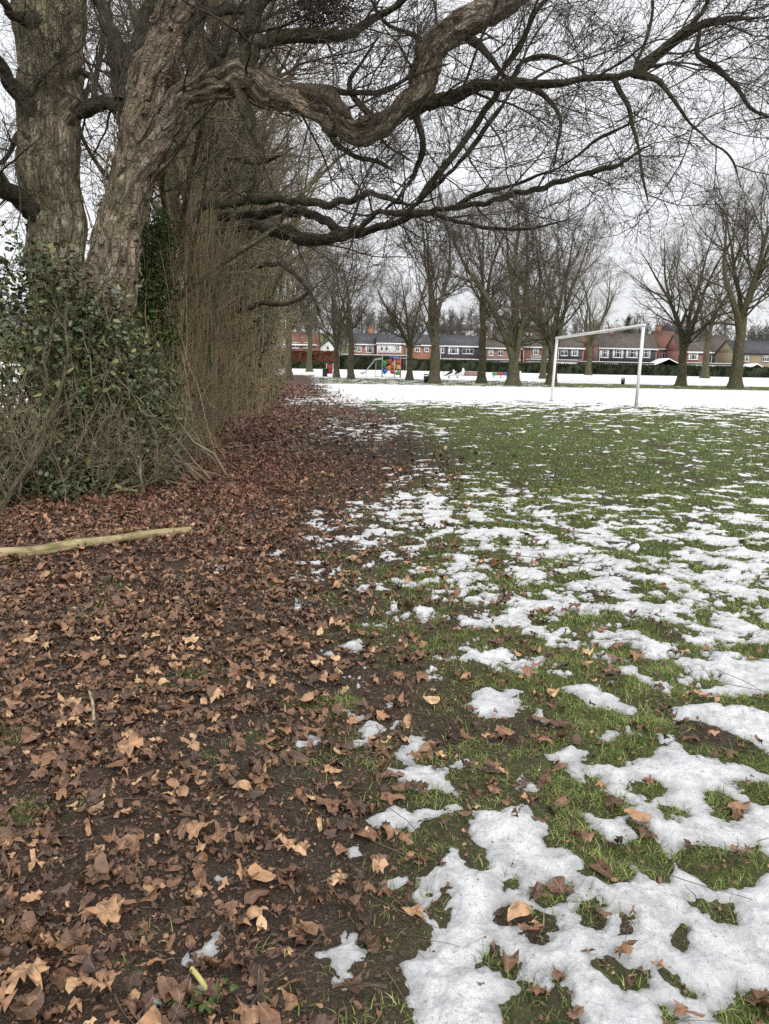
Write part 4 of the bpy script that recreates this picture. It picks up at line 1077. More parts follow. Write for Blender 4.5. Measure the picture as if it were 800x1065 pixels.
# the two bold tan stems that cross in front
M_sap = bark_mat('sapling_bark', (.07, .055, .035), (.20, .165, .10), (.34, .29, .19), (.15, .16, .07), .5, 3)
T = thing('bare_sapling', 'pale tan sapling with crooked forked stem in front of the thick tree', 'sapling', hitz(8, 540))
limb(T, [(-12, 560, 6.6, 3.00), (8, 520, 6.8, 3.30), (25, 490, 7.0, 3.30), (42, 465, 7.2, 2.85), (47, 440, 7.4, 2.40), (62, 405, 7.6, 2.10), (70, 370, 7.8, 1.80), (68, 330, 8.0, 1.50), (72, 290, 8.1, 1.12), (78, 250, 8.2, 0.75)], 'stem', M_sap, 12, .05, .003, spec=None, seed=120)
limb(T, [(8, 520, 6.8, 3.00), (0, 500, 6.9, 2.55), (-14, 470, 7.0, 2.25), (-30, 430, 7.0, 1.95)], 'stem', M_sap, 10, .05, .002, seed=121, spec=[(6, .3, .8, 5, .15, 20, 60, .6, .004, 4, .2)], twmat=M_sap)
limb(T, [(44, 418, 7.4, 1.50), (48, 395, 7.5, 1.50), (44, 370, 7.6, 1.27), (52, 345, 7.7, 1.12), (40, 320, 7.8, 0.90), (38, 290, 7.9, 0.75)], 'stem', M_sap, 10, .05, .002, seed=122, spec=[(6, .3, .8, 5, .15, 20, 60, .6, .004, 4, .2)], twmat=M_sap)

# ------------------------------------------------------------------ park trees in the field
def park_tree(label, px, depth, top, wpx, seed, fork=.25, nl=7, spread=32, leanx=0, group='bare trees standing in the snowy field', dens=1.0, mat=None, twm=None, name='park_tree', levels=4):
    global rng
    keep = rng; rng = np.random.default_rng(1000 + seed)
    q = at(px, 390, depth); b = np.array([q[0], depth, float(terrain(q[0], depth))])
    ztop = at(px, top, depth)[2]; H = ztop - b[2]; r = wpx * depth / FPX * .40
    T = thing(name, label, 'tree', b, group)
    m = 26; hh = np.linspace(-.15, fork * H, m)
    pts = np.stack([b[0] + leanx * hh / H + .1 * perlin(hh * .4 + seed, hh * 0, 401), b[1] + .1 * perlin(hh * .4, hh * 0 + seed, 402), b[2] + hh], 1)
    rad = r * (1 - .28 * np.clip(hh, 0, 99) / (fork * H)) + r * .55 * np.exp(-np.clip(hh, 0, 9) * 2.2)
    V, Q, B = tubes(pts[None], rad[None], 20, bump=.05, bseed=seed)
    mk('trunk', V, Q, mat or M_bark4, T, attrs={'bk': B})
    nq = max(3, nl // 2)
    az = np.arange(nq) / nq * 6.28 + rng.random(nq) * 1.2
    tilt = np.radians(spread) * (.30 + .45 * rng.random(nq)); tilt[0] = .06
    tt = (.78 + .22 * rng.random(nq)) * (m - 1.01); ii = tt.astype(int)
    P = pts[ii]
    D = np.stack([np.cos(az) * np.sin(tilt), np.sin(az) * np.sin(tilt), np.cos(tilt)], 1)
    L = (H - (P[:, 2] - b[2])) * (1.02 - .12 * rng.random(nq)) * np.array([1.0] + [.92] * (nq - 1))
    lp = grow(P, D, L, 20, .07, (0, 0, .03)); lr = taper(nq, 21, r * (.50 + .18 * rng.random(nq)), np.full(nq, .018))
    P2, D2, R2, t2 = spawn(lp, lr, 10, .02, .88, 32, 66)
    env = np.sin(np.clip(t2 * .8 + .28, 0, 1) * np.pi) ** .7
    L2 = H * .40 * (.75 + .4 * rng.random(len(P2))) * env * spread / 36
    l2 = grow(P2, D2, L2, 12, .10, (0, 0, .055)); r2 = taper(len(P2), 13, np.clip(R2 * .5, .022, .11), np.full(len(P2), .011))
    P3, D3, R3, t3 = spawn(l2, r2, 5, .12, .85, 28, 60)
    l3 = grow(P3, D3, H * .15 * (.6 + .7 * rng.random(len(P3))) * (1.2 - .5 * t3), 8, .12, (0, 0, .05)); r3 = taper(len(P3), 9, np.clip(R3 * .55, .012, .05), np.full(len(P3), .008))
    V, Q, B = cat([tubes(lp, lr, 8), tubes(l2, r2, 5), tubes(l3, r3, 4)])
    mk('limbs', V, Q, mat or M_bark4, T, attrs={'bk': B})
    A = l3; AR = r3
    parts = twigs_on(A, AR, [(int(6 * dens), H * .05, H * .11, 5, .14, 22, 55, .6, .0080, 3, .12), (5, H * .025, H * .06, 3, .15, 22, 55, .7, .0058, 3, .15)], (0, 0, .05))
    A2_ = twigs_on(l2, r2, [(6, H * .04, H * .10, 5, .14, 25, 60, .5, .0080, 3, .3), (4, H * .02, H * .055, 3, .15, 22, 55, .7, .0058, 3, .15)], (0, 0, .05))
    parts += A2_
    V, Q, B = cat(parts)
    mk('crown', V, Q, twm or M_twig_park, T, attrs={'bk': B})
    rng = keep
    return T
park_tree('bare tree with a green mossy trunk beside the red board', 350, 92, 235, 7, 1, .22, 7, 42)
park_tree('bare twin of the mossy tree, standing left of the slide', 365, 88, 250, 8, 2, .30, 6, 36)
park_tree('small bare tree with a thick stubby trunk right of the climbing tower', 426, 86, 268, 8, 3, .26, 6, 34)
park_tree('bare tree with a mossy trunk and wide fork behind the small dark bin', 452, 71, 190, 13, 4, .24, 7, 34)
park_tree('straight bare tree in front of the dark clad house', 501, 77, 195, 11, 5, .30, 6, 28)
park_tree('thick low forking bare tree left of the goal', 534, 69, 170, 16, 6, .12, 8, 24)
park_tree('bushy bare tree rising behind the left goal post', 574, 75, 215, 12, 7, .20, 9, 50, dens=1.2)
park_tree('widely branched bare tree just right of the goal', 709, 84, 205, 11.5, 8, .22, 8, 40)
park_tree('stout mossy bare tree, the rightmost trunk in the field', 766, 76, 178, 15, 9, .34, 9, 44)
park_tree('pale thin trunk standing behind the low forking tree', 565, 104, 262, 8, 10, .3, 6, 34)
park_tree('bare tree with a green ivied trunk behind the right pair of trees', 733, 118, 268, 9, 11, .35, 6, 36)
park_tree('far bare tree above the white gabled house', 322, 112, 262, 7, 12, .3, 7, 44)
park_tree('bare tree partly out of frame at the right edge', 835, 80, 200, 15, 13, .3, 8, 42)
park_tree('slight bare tree behind the goal crossbar', 612, 122, 262, 7, 14, .25, 7, 44)
park_tree('bare tree at the end of the avenue, left of the white gabled house', 300, 74, 225, 9, 15, .3, 8, 50)

# wood on the hill behind the houses: too many trees to count
def far_wood():
    n = 620; global rng
    x = -190 + 440 * rng.random(n); y = 200 + 260 * rng.random(n) ** 1.2
    z = terrain(x, y); Hh = 9 + 8 * rng.random(n)
    P = np.stack([x, y, z], 1)
    tp = grow(P, np.tile([[0, 0, 1.]], (n, 1)), Hh * .9, 6, .04); tr = taper(n, 7, np.full(n, .22), np.full(n, .06))
    parts = [tubes(tp, tr, 4)] + twigs_on(tp, tr, [(9, 2.2, 5.0, 5, .12, 25, 55, .6, .07, 3, .25), (7, 1.0, 2.6, 4, .14, 20, 55, .6, .045, 3, .15), (4, .6, 1.6, 3, .14, 20, 55, .7, .035, 3, .15)], (0, 0, .05))
    V, Q, B = cat(parts)
    o = mk('wood', V, Q, M_twig_far, attrs={'bk': B})
    tag(o, 'grey brown leafless wood covering the rise behind the houses', 'wood', kind='stuff')
far_wood()
# dark fir on the skyline
q = at(652, 350, 230); q[2] = float(terrain(q[0], 230))
T = thing('fir_tree', 'small dark pointed fir on the skyline above the goal crossbar', 'tree', q)
zt = at(652, 331, 230)[2]
mbt = MB().tube([(q[0], q[1], q[2]), (q[0], q[1], zt - 1)], .3, 8); mbt.build('trunk', M_bark4, T)
n = 2600; h = rng.random(n); Hf = zt - q[2]; rr_ = (1 - h) ** 1.1 * 3.0 * rng.random(n) ** .5; a = rng.random(n) * 6.28
V, F, nv = scatter(ova, np.stack([q[0] + np.cos(a) * rr_, q[1] + np.sin(a) * rr_, q[2] + 1.5 + h * (Hf - 1.5)], 1), .5 + .5 * rng.random(n), .8, .5)
mk('crown', V, F, M_hedge, T, attrs={'rnd': np.repeat(rng.random(n), nv)}, smooth=False)

# ------------------------------------------------------------------ houses
def brick(name, c1, c2, mortar=(.32, .29, .26)):
    m, nt, b = newmat(name, .85, .2)
    br = nt.nodes.new('ShaderNodeTexBrick'); br.inputs['Color1'].default_value = (*c1, 1); br.inputs['Color2'].default_value = (*c2, 1); br.inputs['Mortar'].default_value = (*mortar, 1)
    br.inputs['Scale'].default_value = 1.0; br.inputs['Brick Width'].default_value = .225; br.inputs['Row Height'].default_value = .075; br.inputs['Mortar Size'].default_value = .008
    tc = geopos(nt); cx = nt.nodes.new('ShaderNodeSeparateXYZ'); nt.links.new(tc, cx.inputs[0]); cb = nt.nodes.new('ShaderNodeCombineXYZ')
    nt.links.new(math_(nt, 'ADD', cx.outputs[0], cx.outputs[1]), cb.inputs[0]); nt.links.new(cx.outputs[2], cb.inputs[1]); nt.links.new(cb.outputs[0], br.inputs['Vector'])
    n = noise(nt, tc, .8, 4)
    nt.links.new(mix(nt, ramp(nt, n, [(.3, g3(0)), (.7, g3(.35))]), br.outputs['Color'], tuple(v * .6 for v in c1)), b.inputs['Base Color'])
    return m
B_red = brick('brick_red', (.30, .105, .075), (.24, .085, .065)); B_orange = brick('brick_orange', (.42, .17, .085), (.33, .13, .07))
B_pink = brick('brick_pink', (.33, .17, .14), (.27, .14, .12)); B_buff = brick('brick_buff', (.32, .27, .15), (.27, .22, .13))
def tiles(name, c):
    m, nt, b = newmat(name, .85, .2); p = geopos(nt)
    w = nt.nodes.new('ShaderNodeTexWave'); w.bands_direction = 'Z'; w.inputs['Scale'].default_value = 2.2; w.inputs['Distortion'].default_value = .6; nt.links.new(p, w.inputs[0])
    n = noise(nt, p, 1.2, 5)
    cc = ramp(nt, n, [(.3, tuple(v * .7 for v in c)), (.7, tuple(v * 1.3 for v in c))])
    nt.links.new(mix(nt, math_(nt, 'MULTIPLY', w.outputs['Fac'], .35), cc, tuple(v * .5 for v in c)), b.inputs['Base Color']); return m
R_dark = tiles('roof_slate', (.085, .085, .095)); R_brown = tiles('roof_brown', (.115, .098, .082)); R_red = tiles('roof_red', (.19, .10, .07))
M_white = plain('white_upvc', (.78, .78, .76), .45, .4); M_render = plain('white_render', (.74, .73, .70), .8, .2, .08, 2); M_clad = plain('dark_cladding', (.075, .08, .095), .7, .3, .15, 3)
M_conc = plain('concrete_pale', (.45, .43, .38), .85, .2, .15, 1.5); M_rsnow = plain('roof_snow', (.85, .86, .87), .6, .3)
m, nt, b = newmat('window_glass', .08, .6); b.inputs['Base Color'].default_value = (.035, .04, .045, 1); M_glass = m

def house(label, px0, px1, depth, ridge_y, eave_y, wallm, roofm, wins, panel=None, chim=None, gable=False, deep=8.5, fascia=True, winy=None, name='terraced_house', group='houses behind the park hedge'):
    """px and y in photo pixels at the facade distance; wins = list of (px0, px1, y0, y1, mullions)"""
    hj = np.random.default_rng(int(px0 * 7)); depth = depth + float(hj.integers(-4, 8)); fascia = fascia and hj.random() < .55 or panel is not None
    ridge_y += hj.random() * 3 - 2
    A = at(px0, 385, depth); Bq = at(px1, 385, depth); x0, x1 = A[0], Bq[0]
    cxp = (px0 + px1) / 2
    g = float(terrain((x0 + x1) / 2, depth)) - .1
    ze = at(cxp, eave_y, depth)[2]; zr = at(cxp, ridge_y, depth + (0 if gable else deep / 2))[2]
    zr = max(zr, ze + .8)
    T = thing(name, label, 'house', ((x0 + x1) / 2, depth, g), group)
    yb = depth + deep
    w = MB()
    if gable: w.prism([(x0, g), (x1, g), (x1, ze), ((x0 + x1) / 2, zr - .12), (x0, ze)], depth, yb)
    else:
        # walls with gable ends left and right
        w.box(x0, x1, depth, yb, g, ze)
        for xa, xb in ((x0, x0 + .25), (x1 - .25, x1)):
            V = np.array([(xa, depth + .05, ze), (xa, yb - .05, ze), (xa, (depth + yb) / 2, zr - .15), (xb, depth + .05, ze), (xb, yb - .05, ze), (xb, (depth + yb) / 2, zr - .15)])
            w.add(V, [(0, 1, 4, 3), (1, 2, 5, 4), (2, 0, 3, 5)], [(0, 2, 1), (3, 4, 5)])
    w.build('wall', wallm, T)
    r = MB(); ov = .35
    if gable:
        xm = (x0 + x1) / 2; t = .18
        r.prism([(x0 - ov, ze - .25), (xm, zr), (xm, zr + t), (x0 - ov, ze - .25 + t)], depth - ov, yb + ov)
        r.prism([(x1 + ov, ze - .25), (x1 + ov, ze - .25 + t), (xm + .003, zr + t), (xm + .003, zr)], depth - ov, yb + ov)
    else:
        ym = (depth + yb) / 2; t = .16; sl = (zr - ze) / (ym - depth)
        for s_, (ya, yb2) in enumerate(((depth - ov, ym), (yb + ov, ym + .004))):
            za = ze - ov * sl
            V = [(x0 - .15, ya, za), (x1 + .15, ya, za), (x1 + .15, yb2, zr), (x0 - .15, yb2, zr)]
            V = V + [(p_[0], p_[1], p_[2] + t) for p_ in V]
            r.add(V, [(0, 1, 5, 4), (1, 2, 6, 5), (2, 3, 7, 6), (3, 0, 4, 7), (3, 2, 1, 0), (4, 5, 6, 7)])
    ro = r.build('roof', roofm, T)
    if chim:
        for cpx in chim:
            cx_ = at(cpx, 370, depth)[0]; c = MB().box(cx_ - .5, cx_ + .5, yb - deep / 2 - .35, yb - deep / 2 + .35, zr - .6, zr + 1.1)
            c.box(cx_ - .56, cx_ + .56, yb - deep / 2 - .41, yb - deep / 2 + .41, zr + 1.1, zr + 1.22)
            for k_ in (-.25, .25): c.tube([(cx_ + k_, yb - deep / 2, zr + 1.22), (cx_ + k_, yb - deep / 2, zr + 1.55)], .11, 8)
            ch = c.build('chimney', wallm if wallm not in (M_render,) else B_red, ro); ch.location = (0, 0, 0)
    if fascia and not gable:
        MB().box(x0 - .15, x1 + .15, depth - ov - .06, depth - ov - .005, ze - ov * .5 - .22, ze - ov * .5 + .05).build('fascia', M_white, T)
        MB().tube([(x0 + .15, depth - .08, g), (x0 + .15, depth - .08, ze)], .05, 6).build('drainpipe', M_white, T)
    if panel:
        pa, pb, py0, py1, pm = panel
        X0 = at(pa, 370, depth)[0]; X1 = at(pb, 370, depth)[0]; Z0 = at((pa + pb) / 2, py1, depth)[2]; Z1 = min(at((pa + pb) / 2, py0, depth)[2], ze - .02)
        MB().box(X0, X1, depth - .09, depth + .05, Z0, Z1).build('cladding', pm, T)
    for (wa, wb, wy0, wy1, mul) in wins:
        X0 = at(wa, 370, depth)[0]; X1 = at(wb, 370, depth)[0]; Z0 = at((wa + wb) / 2, wy1, depth)[2]; Z1 = at((wa + wb) / 2, wy0, depth)[2]
        f = MB(); d0, d1 = depth - .15, depth - .02; th = .09
        f.box(X0, X1, d0, d1, Z0, Z0 + th); f.box(X0, X1, d0, d1, Z1 - th, Z1)
        xs = np.linspace(X0, X1, mul + 2)
        for q_ in xs: f.box(max(X0, q_ - th / 2), min(X1, q_ + th / 2), d0 + .004, d1, Z0 + th, Z1 - th)
        f.box(X0, X1, d0 + .012, d1, Z0 + (Z1 - Z0) * .68, Z0 + (Z1 - Z0) * .68 + .06)
        f.box(X0 - .08, X1 + .08, d0 - .08, d1, Z0 - .07, Z0 - .003)
        wf = f.build('window', M_white, T)
        pn = MB().box(X0 + .03, X1 - .03, depth - .10, depth - .05, Z0 + .03, Z1 - .03).build('pane', M_glass, wf); pn.location = (0, 0, 0)
        if rng.random() < .75:
            cw = (X1 - X0) * .16
            for (ca, cb_) in ((X0 + .06, X0 + .06 + cw), (X1 - .06 - cw, X1 - .06)):
                c_ = MB().box(ca, cb_, depth - .115, depth - .101, Z0 + .05, Z1 - .1).build('curtain', M_render, wf); c_.location = (0, 0, 0)
    return T, x0, x1, ze, g
D0 = 150
house('brick house left of the white gable, behind the russet hedge', 272, 329, D0 + 8, 348, 357, B_red, R_red, [(286, 299, 355, 361, 3), (303, 311, 356, 362, 1), (316, 324, 356, 362, 1)], chim=[300])
house('small white rendered house with its gable facing the park', 333, 351, D0 - 4, 353, 361, M_render, R_dark, [(339, 343, 359, 364, 0), (336, 341, 368, 374, 0)], gable=True, name='gabled_house')
house('orange brick house left of the white clad one', 362, 391, D0, 349, 357, B_orange, R_dark, [(371, 376, 360, 366, 1), (380, 389, 360, 367, 2), (366, 370, 360, 365, 0)], chim=[385])
house('house with a white clad upper storey above the climbing tower', 391.6, 420, D0, 349, 356, B_red, R_dark, [(395, 399, 360, 365, 0), (400, 404, 360, 365, 0), (411, 416, 360, 365, 1)], panel=(392, 417.5, 356, 367, M_render))
house('brick house between the small tree and the wide forked tree', 421, 452, D0 + 2, 350, 358, B_orange, R_dark, [(431, 437, 361, 366, 1), (441, 446, 361, 366, 1)])
house('house with dark cladding and white windows under a white fascia', 457, 499, D0, 350, 359, B_pink, R_dark, [(458.5, 462, 360.5, 367, 0), (466, 477, 361, 368, 2), (481, 492, 361, 368, 2)], panel=(457.5, 498.5, 359, 372, M_clad))
house('pinkish brick house between two trunks, left of the low forking tree', 503, 541, D0 + 2, 352, 361, B_pink, R_brown, [(508, 513, 364, 370, 1), (518, 523, 364, 370, 1), (528, 534, 364, 370, 1)], chim=[512])
house('brown roofed house behind the low forking tree', 543, 577, D0, 350, 360, B_red, R_brown, [(554, 560, 363, 369, 1), (565, 572, 363, 369, 2)], panel=(552, 576, 369.5, 374, M_conc))
house('house with a dark upper storey behind the left goal post', 579, 606, D0, 351, 361, B_pink, R_brown, [(583, 590, 364, 370, 1), (594, 601, 364, 370, 1)], panel=(579.5, 605.5, 361, 373, M_clad))
house('narrow brick house with a tall chimney at the end of the window band', 607.5, 621, D0 - 2, 345, 358, B_red, R_red, [(611, 615, 362, 368, 0)], gable=True, chim=None, name='gabled_house')
house('long house with a continuous band of white windows seen through the goal', 621.6, 682, D0, 348, 361.5, B_pink, R_brown, [(624, 633, 364, 372, 2), (637, 648, 364, 372, 2), (651, 663, 364, 372, 2), (667, 676, 364, 372, 2)], panel=(622, 681.5, 361.5, 376, M_clad), chim=[640])
house('brick house with a red roof right of the goal', 684, 705, D0 + 1, 346, 362, B_red, R_red, [(688, 692, 366, 373, 0), (696, 701, 366, 373, 0)], chim=[690])
house('brown house behind the branched tree right of the goal', 706, 737, D0, 349, 365, B_red, R_brown, [(701.5 + 6, 711, 368, 374, 0), (716, 726, 367, 374, 2)])
house('dark clad house between the right pair of field trees', 738, 762, D0, 349, 366, B_pink, R_brown, [(744, 752, 370, 375, 2)], panel=(738.5, 761.5, 366, 378, M_clad))
house('buff brick house with snow on its roof at the right edge', 763, 812, D0 - 4, 357, 367, B_buff, R_dark, [(775, 779, 370, 376, 0), (793, 800, 370, 376, 2)], chim=None)
house('buff house beyond the right edge', 814, 860, D0 - 4, 355, 367, B_buff, R_brown, [(820, 832, 371, 377, 2), (842, 850, 371, 377, 1)])
# houses on the hill
for i, (a_, b_, yy, dd, wm, lab) in enumerate([(456, 470, 345, 290, B_pink, 'left of two pale houses high on the wooded rise'), (474, 492, 343, 300, M_render, 'right of two pale houses high on the wooded rise'), (545, 560, 344, 285, B_red, 'red house half hidden in the wood above the low forking tree'), (640, 672, 350, 240, B_orange, 'sand coloured house on the rise above the window band'), (690, 722, 346, 235, B_red, 'red roofed house on the rise behind the branched tree')]):
    q = at(a_, yy, dd); z = float(terrain(q[0], dd))
    x0 = q[0]; x1 = at(b_, yy, dd)[0]; ze = max(at(a_, yy, dd)[2], z + 4.5)
    T = thing('hillside_house', lab, 'house', ((x0 + x1) / 2, dd, z), 'houses on the rise')
    MB().box(x0, x1, dd, dd + 8, z - 2, ze).build('wall', wm, T)
    MB().prism([(-.4, 0), (8.4, 0), (4, 2.4)], 0, x1 - x0 + .6, (np.array([[0, 1, 0], [1, 0, 0], [0, 0, 1.]]), np.array([x0 - .3, dd, ze + .003]))).build('roof', R_brown if i % 2 else R_dark, T)
    for k_ in range(3):
        xx = x0 + (x1 - x0) * (.2 + .3 * k_)
        MB().box(xx - .6, xx + .6, dd - .06, dd + .02, ze - 2.0, ze - .8).build('window', M_white, T)
        # pane on top

# garages / lean-tos with snow on their flat roofs
def garage(label, px0, px1, depth, top_y, snow=True, wm=M_conc, kind='flat'):
    x0 = at(px0, 380, depth)[0]; x1 = at(px1, 380, depth)[0]; g = float(terrain(x0, depth)) - .05; z = at((px0 + px1) / 2, top_y, depth)[2]
    T = thing('garage', label, 'garage', ((x0 + x1) / 2, depth, g), 'low garages and outbuildings before the houses')
    if kind == 'flat':
        MB().box(x0, x1, depth, depth + 5, g, z - .12).build('wall', wm, T)
        MB().box(x0 - .15, x1 + .15, depth - .15, depth + 5.15, z - .117, z).build('roof', R_dark, T)
        if snow: MB().box(x0 - .1, x1 + .1, depth - .1, depth + 5.1, z + .003, z + .11).build('snow_cap', M_rsnow, T, bevel=.04)
        n = max(1, int((x1 - x0) / 3.0)); w = (x1 - x0) / n
        for i in range(n): MB().box(x0 + w * i + .3, x0 + w * (i + 1) - .3, depth - .05, depth + .05, g + .05, g + 2.0).build('door', M_white if i % 2 else M_clad, T)
    else:
        zm = z; xm = (x0 + x1) / 2
        MB().prism([(x0, g), (x1, g), (x1, zm - 1.0), (xm, zm - .1), (x0, zm - 1.0)], depth, depth + 5).build('wall', wm, T)
        MB().prism([(x0 - .3, zm - 1.1), (xm, zm), (x1 + .3, zm - 1.1), (x1 + .3, zm - .95), (xm, zm + .16), (x0 - .3, zm - .95)], depth - .3, depth + 5.3).build('roof', M_rsnow if snow else R_dark, T)
        MB().box(x0 + .5, x1 - .5, depth - .05, depth + .05, g + .05, g + 1.9).build('door', M_white, T)
    return T
garage('low garage block with a snowy roof behind the climbing tower', 356, 424, 139, 369.5)
garage('low garage row with a snowy roof before the dark clad house', 457, 500, 140, 374)
garage('snowy flat garage between two trunks left of the low forking tree', 503, 541, 140, 374.5)
garage('pale concrete outbuilding behind the left goal post', 552, 600, 141, 374.5)
garage('snow covered hipped garage just right of the right goal post', 683, 707, 140, 373.5, kind='gable')
garage('tan brick garage row below the long band of windows', 609, 680, 141, 377, snow=True, wm=B_orange)
garage('low garage with a snowy roof behind the branched tree', 708, 762, 141, 378)
garage('small gabled garage with a white snowy roof at the right edge', 776, 798, 139, 379, kind='gable')

# ------------------------------------------------------------------ hedges at the back of the park
def hedge(label, px0, px1, depth, top_y, mat, leafn, name='clipped_hedge', cat_='hedge', lsz=.3):
    x0 = at(px0, 380, depth)[0]; x1 = at(px1, 380, depth)[0]; g = float(terrain((x0 + x1) / 2, depth)); z = at((px0 + px1) / 2, top_y, depth)[2]
    nx = max(8, int((x1 - x0) / .5)); xs = np.linspace(x0, x1, nx); prof = [(0, 0), (-.08, .5), (0, .96), (.15, 1.0), (1.15, 1.0), (1.3, .96), (1.38, .5), (1.3, 0)]
    V = []
    for x in xs:
        for (a, b_) in prof: V.append((x, depth + a + .12 * rng.normal(), g + b_ * (z - g) * (1 + .03 * rng.normal()) - (.1 if b_ == 0 else 0)))
    V = np.array(V); k = len(prof); i = np.arange(nx - 1)[:, None] * k; j = np.arange(k - 1)[None]
    Q = np.stack([i + j, i + k + j, i + k + j + 1, i + j + 1], -1).reshape(-1, 4)
    caps = [(0, a_, a_ + 1) for a_ in range(1, k - 1)] + [((nx - 1) * k, (nx - 1) * k + a_ + 1, (nx - 1) * k + a_) for a_ in range(1, k - 1)]
    nv0 = len(V)
    n = leafn; P = np.stack([x0 + (x1 - x0) * rng.random(n), depth - .12 + .2 * rng.random(n), g + (z - g) * rng.random(n)], 1)
    top = rng.random(n) < .3; P[top, 1] = depth + 1.3 * rng.random(top.sum()); P[top, 2] = z + .05 * rng.normal(size=top.sum())
    Lv, Lf, nv = scatter(scr, P, lsz * (.5 + rng.random(n)), 1.3, .5)
    o = mk(name, np.vstack([V, Lv]), [Q, np.array(caps), Lf + nv0], mat, attrs={'rnd': np.concatenate([.25 + .2 * rng.random(nv0), np.repeat(rng.random(n), nv)])}, smooth=False, origin=((x0 + x1) / 2, depth, g))
    return tag(o, label, cat_)
hedge('tall russet beech hedge on the left before the white gable', 262, 352, 132, 365.5, M_beech, 5000)
hedge('dark green hedge behind the slide', 353, 422, 133, 371.5, M_hedge, 4000)
hedge('brownish green hedge between small tree and dark clad house', 423, 498, 133, 375, M_hedge, 4000)
hedge('low hedge behind the coloured play bench', 499, 606, 133, 378.5, M_hedge, 5000)
hedge('long clipped hedge seen through the goal and on to the right edge', 607, 900, 134, 382, M_hedge, 11000)
hedge('darker low shrubs along the foot of the russet hedge', 285, 350, 129, 377, M_hedge, 2500, 'low_hedge')

# ------------------------------------------------------------------ goal
M_goal = plain('goal_paint', (.80, .80, .78), .4, .4, .05, 3)
pl = at(573.5, 417.5, 28.5); pr = at(661.4, 423.4, 23.0)
plz, prz = float(terrain(pl[0], 28.5)), float(terrain(pr[0], 23.0))
tl = at(579.5, 351.5, 28.5); tr_ = at(669.5, 338.5, 23.0)
T = thing('football_goal', 'white steel football goal without a net standing in the snow', 'goal', (pl + pr) / 2 * np.array([1, 1, 0]) + np.array([0, 0, (plz + prz) / 2]))
bl = np.array([pl[0], pl[1], plz - .1]); br_ = np.array([pr[0], pr[1], prz - .1])
MB().tube([bl, tl], .047, 16).build('post', M_goal, T, True)
MB().tube([br_, tr_], .047, 16).build('post', M_goal, T, True)
dv = nrm(tr_ - tl)
MB().tube([tl - dv * .055, tr_ + dv * .055], .045, 16).build('crossbar', M_goal, T, True)
for q, lab in ((bl, 0), (br_, 1)):
    MB().tube([q + (0, 0, .02), q + (0, 0, .16)], .075, 14).build('ground_socket', plain('socket', (.3, .3, .3), .6, .3), T)

# ------------------------------------------------------------------ playground, bins, posts
M_red = plain('paint_red', (.38, .055, .045), .45, .4); M_yel = plain('paint_yellow', (.50, .36, .08), .45, .4); M_grn = plain('paint_green', (.06, .28, .09), .45, .4)
M_blu = plain('paint_blue', (.04, .14, .42), .45, .4); M_stl = plain('galvanised', (.42, .43, .43), .4, .5, .1, 5, .6); M_blk = plain('black_plastic', (.02, .02, .022), .5, .4); M_orn = plain('paint_orange', (.50, .17, .06), .45, .4)
def bas(px, depth):
    q = at(px, 390, depth); return np.array([q[0], depth, float(terrain(q[0], depth))])
# climbing tower with slide
d = 98; b = bas(407, d); s = d / FPX
T = thing('climbing_tower', 'colourful climbing tower of red, orange and green panels', 'play tower', b)
hw = 1.15
for i, (sx, sy) in enumerate(((-1, 0), (1, 0), (-1, 2.2), (1, 2.2))):
    MB().tube([b + (sx * hw, sy, -.1), b + (sx * hw, sy, 2.55)], .07, 8).build('post', M_red if i % 2 else M_grn, T)
MB().box(b[0] - hw, b[0] + hw, d, d + 2.2, b[2] + 1.2, b[2] + 1.3).build('platform', M_stl, T)
MB().box(b[0] - hw * .2, b[0] + hw * .8, d - .05, d + .3, b[2] + 2.35, b[2] + 2.6).build('roof_plate', M_blu, T, bevel=.05)
for (xc, zc, rd, m) in ((-.85, 1.75, .36, M_grn), (-.25, 1.95, .34, M_red), (.3, 1.6, .42, M_orn), (.85, 1.9, .33, M_red), (.9, 1.25, .30, M_yel), (-.3, 1.15, .36, M_orn), (-.8, .75, .34, M_blu), (.25, .7, .36, M_red), (.85, .55, .30, M_grn)):
    f = MB(); a_ = np.linspace(0, 6.28, 13)[:-1]; wob = 1 + .22 * np.cos(3 * a_ + xc * 9)
    f.prism([(b[0] + xc + rd * w_ * math.cos(t), b[2] + zc + rd * w_ * math.sin(t)) for t, w_ in zip(a_, wob)], d - .1, d - .05)
    f.build('panel', m, T)
b = bas(385, d)
T = thing('slide', 'steel slide sloping down to the left of the climbing tower', 'slide', b)
x0 = at(379, 390, d - .2)[0]; x1 = at(397.5, 390, d)[0]
V = []
for (x, z) in ((x0 - .5, .28), (x0, .3), (x1 - .9, 2.0), (x1 - .1, 2.1)):
    V.append((x, z))
prof = [(.0, .28), (.0, .06), (.55, .06), (.55, .28), (.51, .28), (.51, .10), (.04, .10), (.04, .28)]
VV = np.array([(x, d - .2 + a, b[2] + z + c) for (x, z) in V for (a, c) in prof]); k = len(prof)
Qs = [(i * k + j, (i + 1) * k + j, (i + 1) * k + (j + 1) % k, i * k + (j + 1) % k) for i in range(3) for j in range(k)]
MB().add(VV, Qs).build('chute', M_stl, T)
for xx, zz in ((x0 + .3, .6), (x1 - .8, 2.0)): MB().tube([(xx, d, b[2] - .05), (xx, d, b[2] + zz)], .04, 8).build('leg', M_stl, T)
lm_ = MB()
for yy in (d - .15, d + .3): lm_.tube([(x1, yy, b[2]), (x1, yy, b[2] + 2.9)], .035, 6)
for zz in np.arange(.3, 2.1, .3): lm_.tube([(x1, d - .15, b[2] + zz), (x1, d + .3, b[2] + zz)], .02, 6)
lm_.build('ladder', M_stl, T)
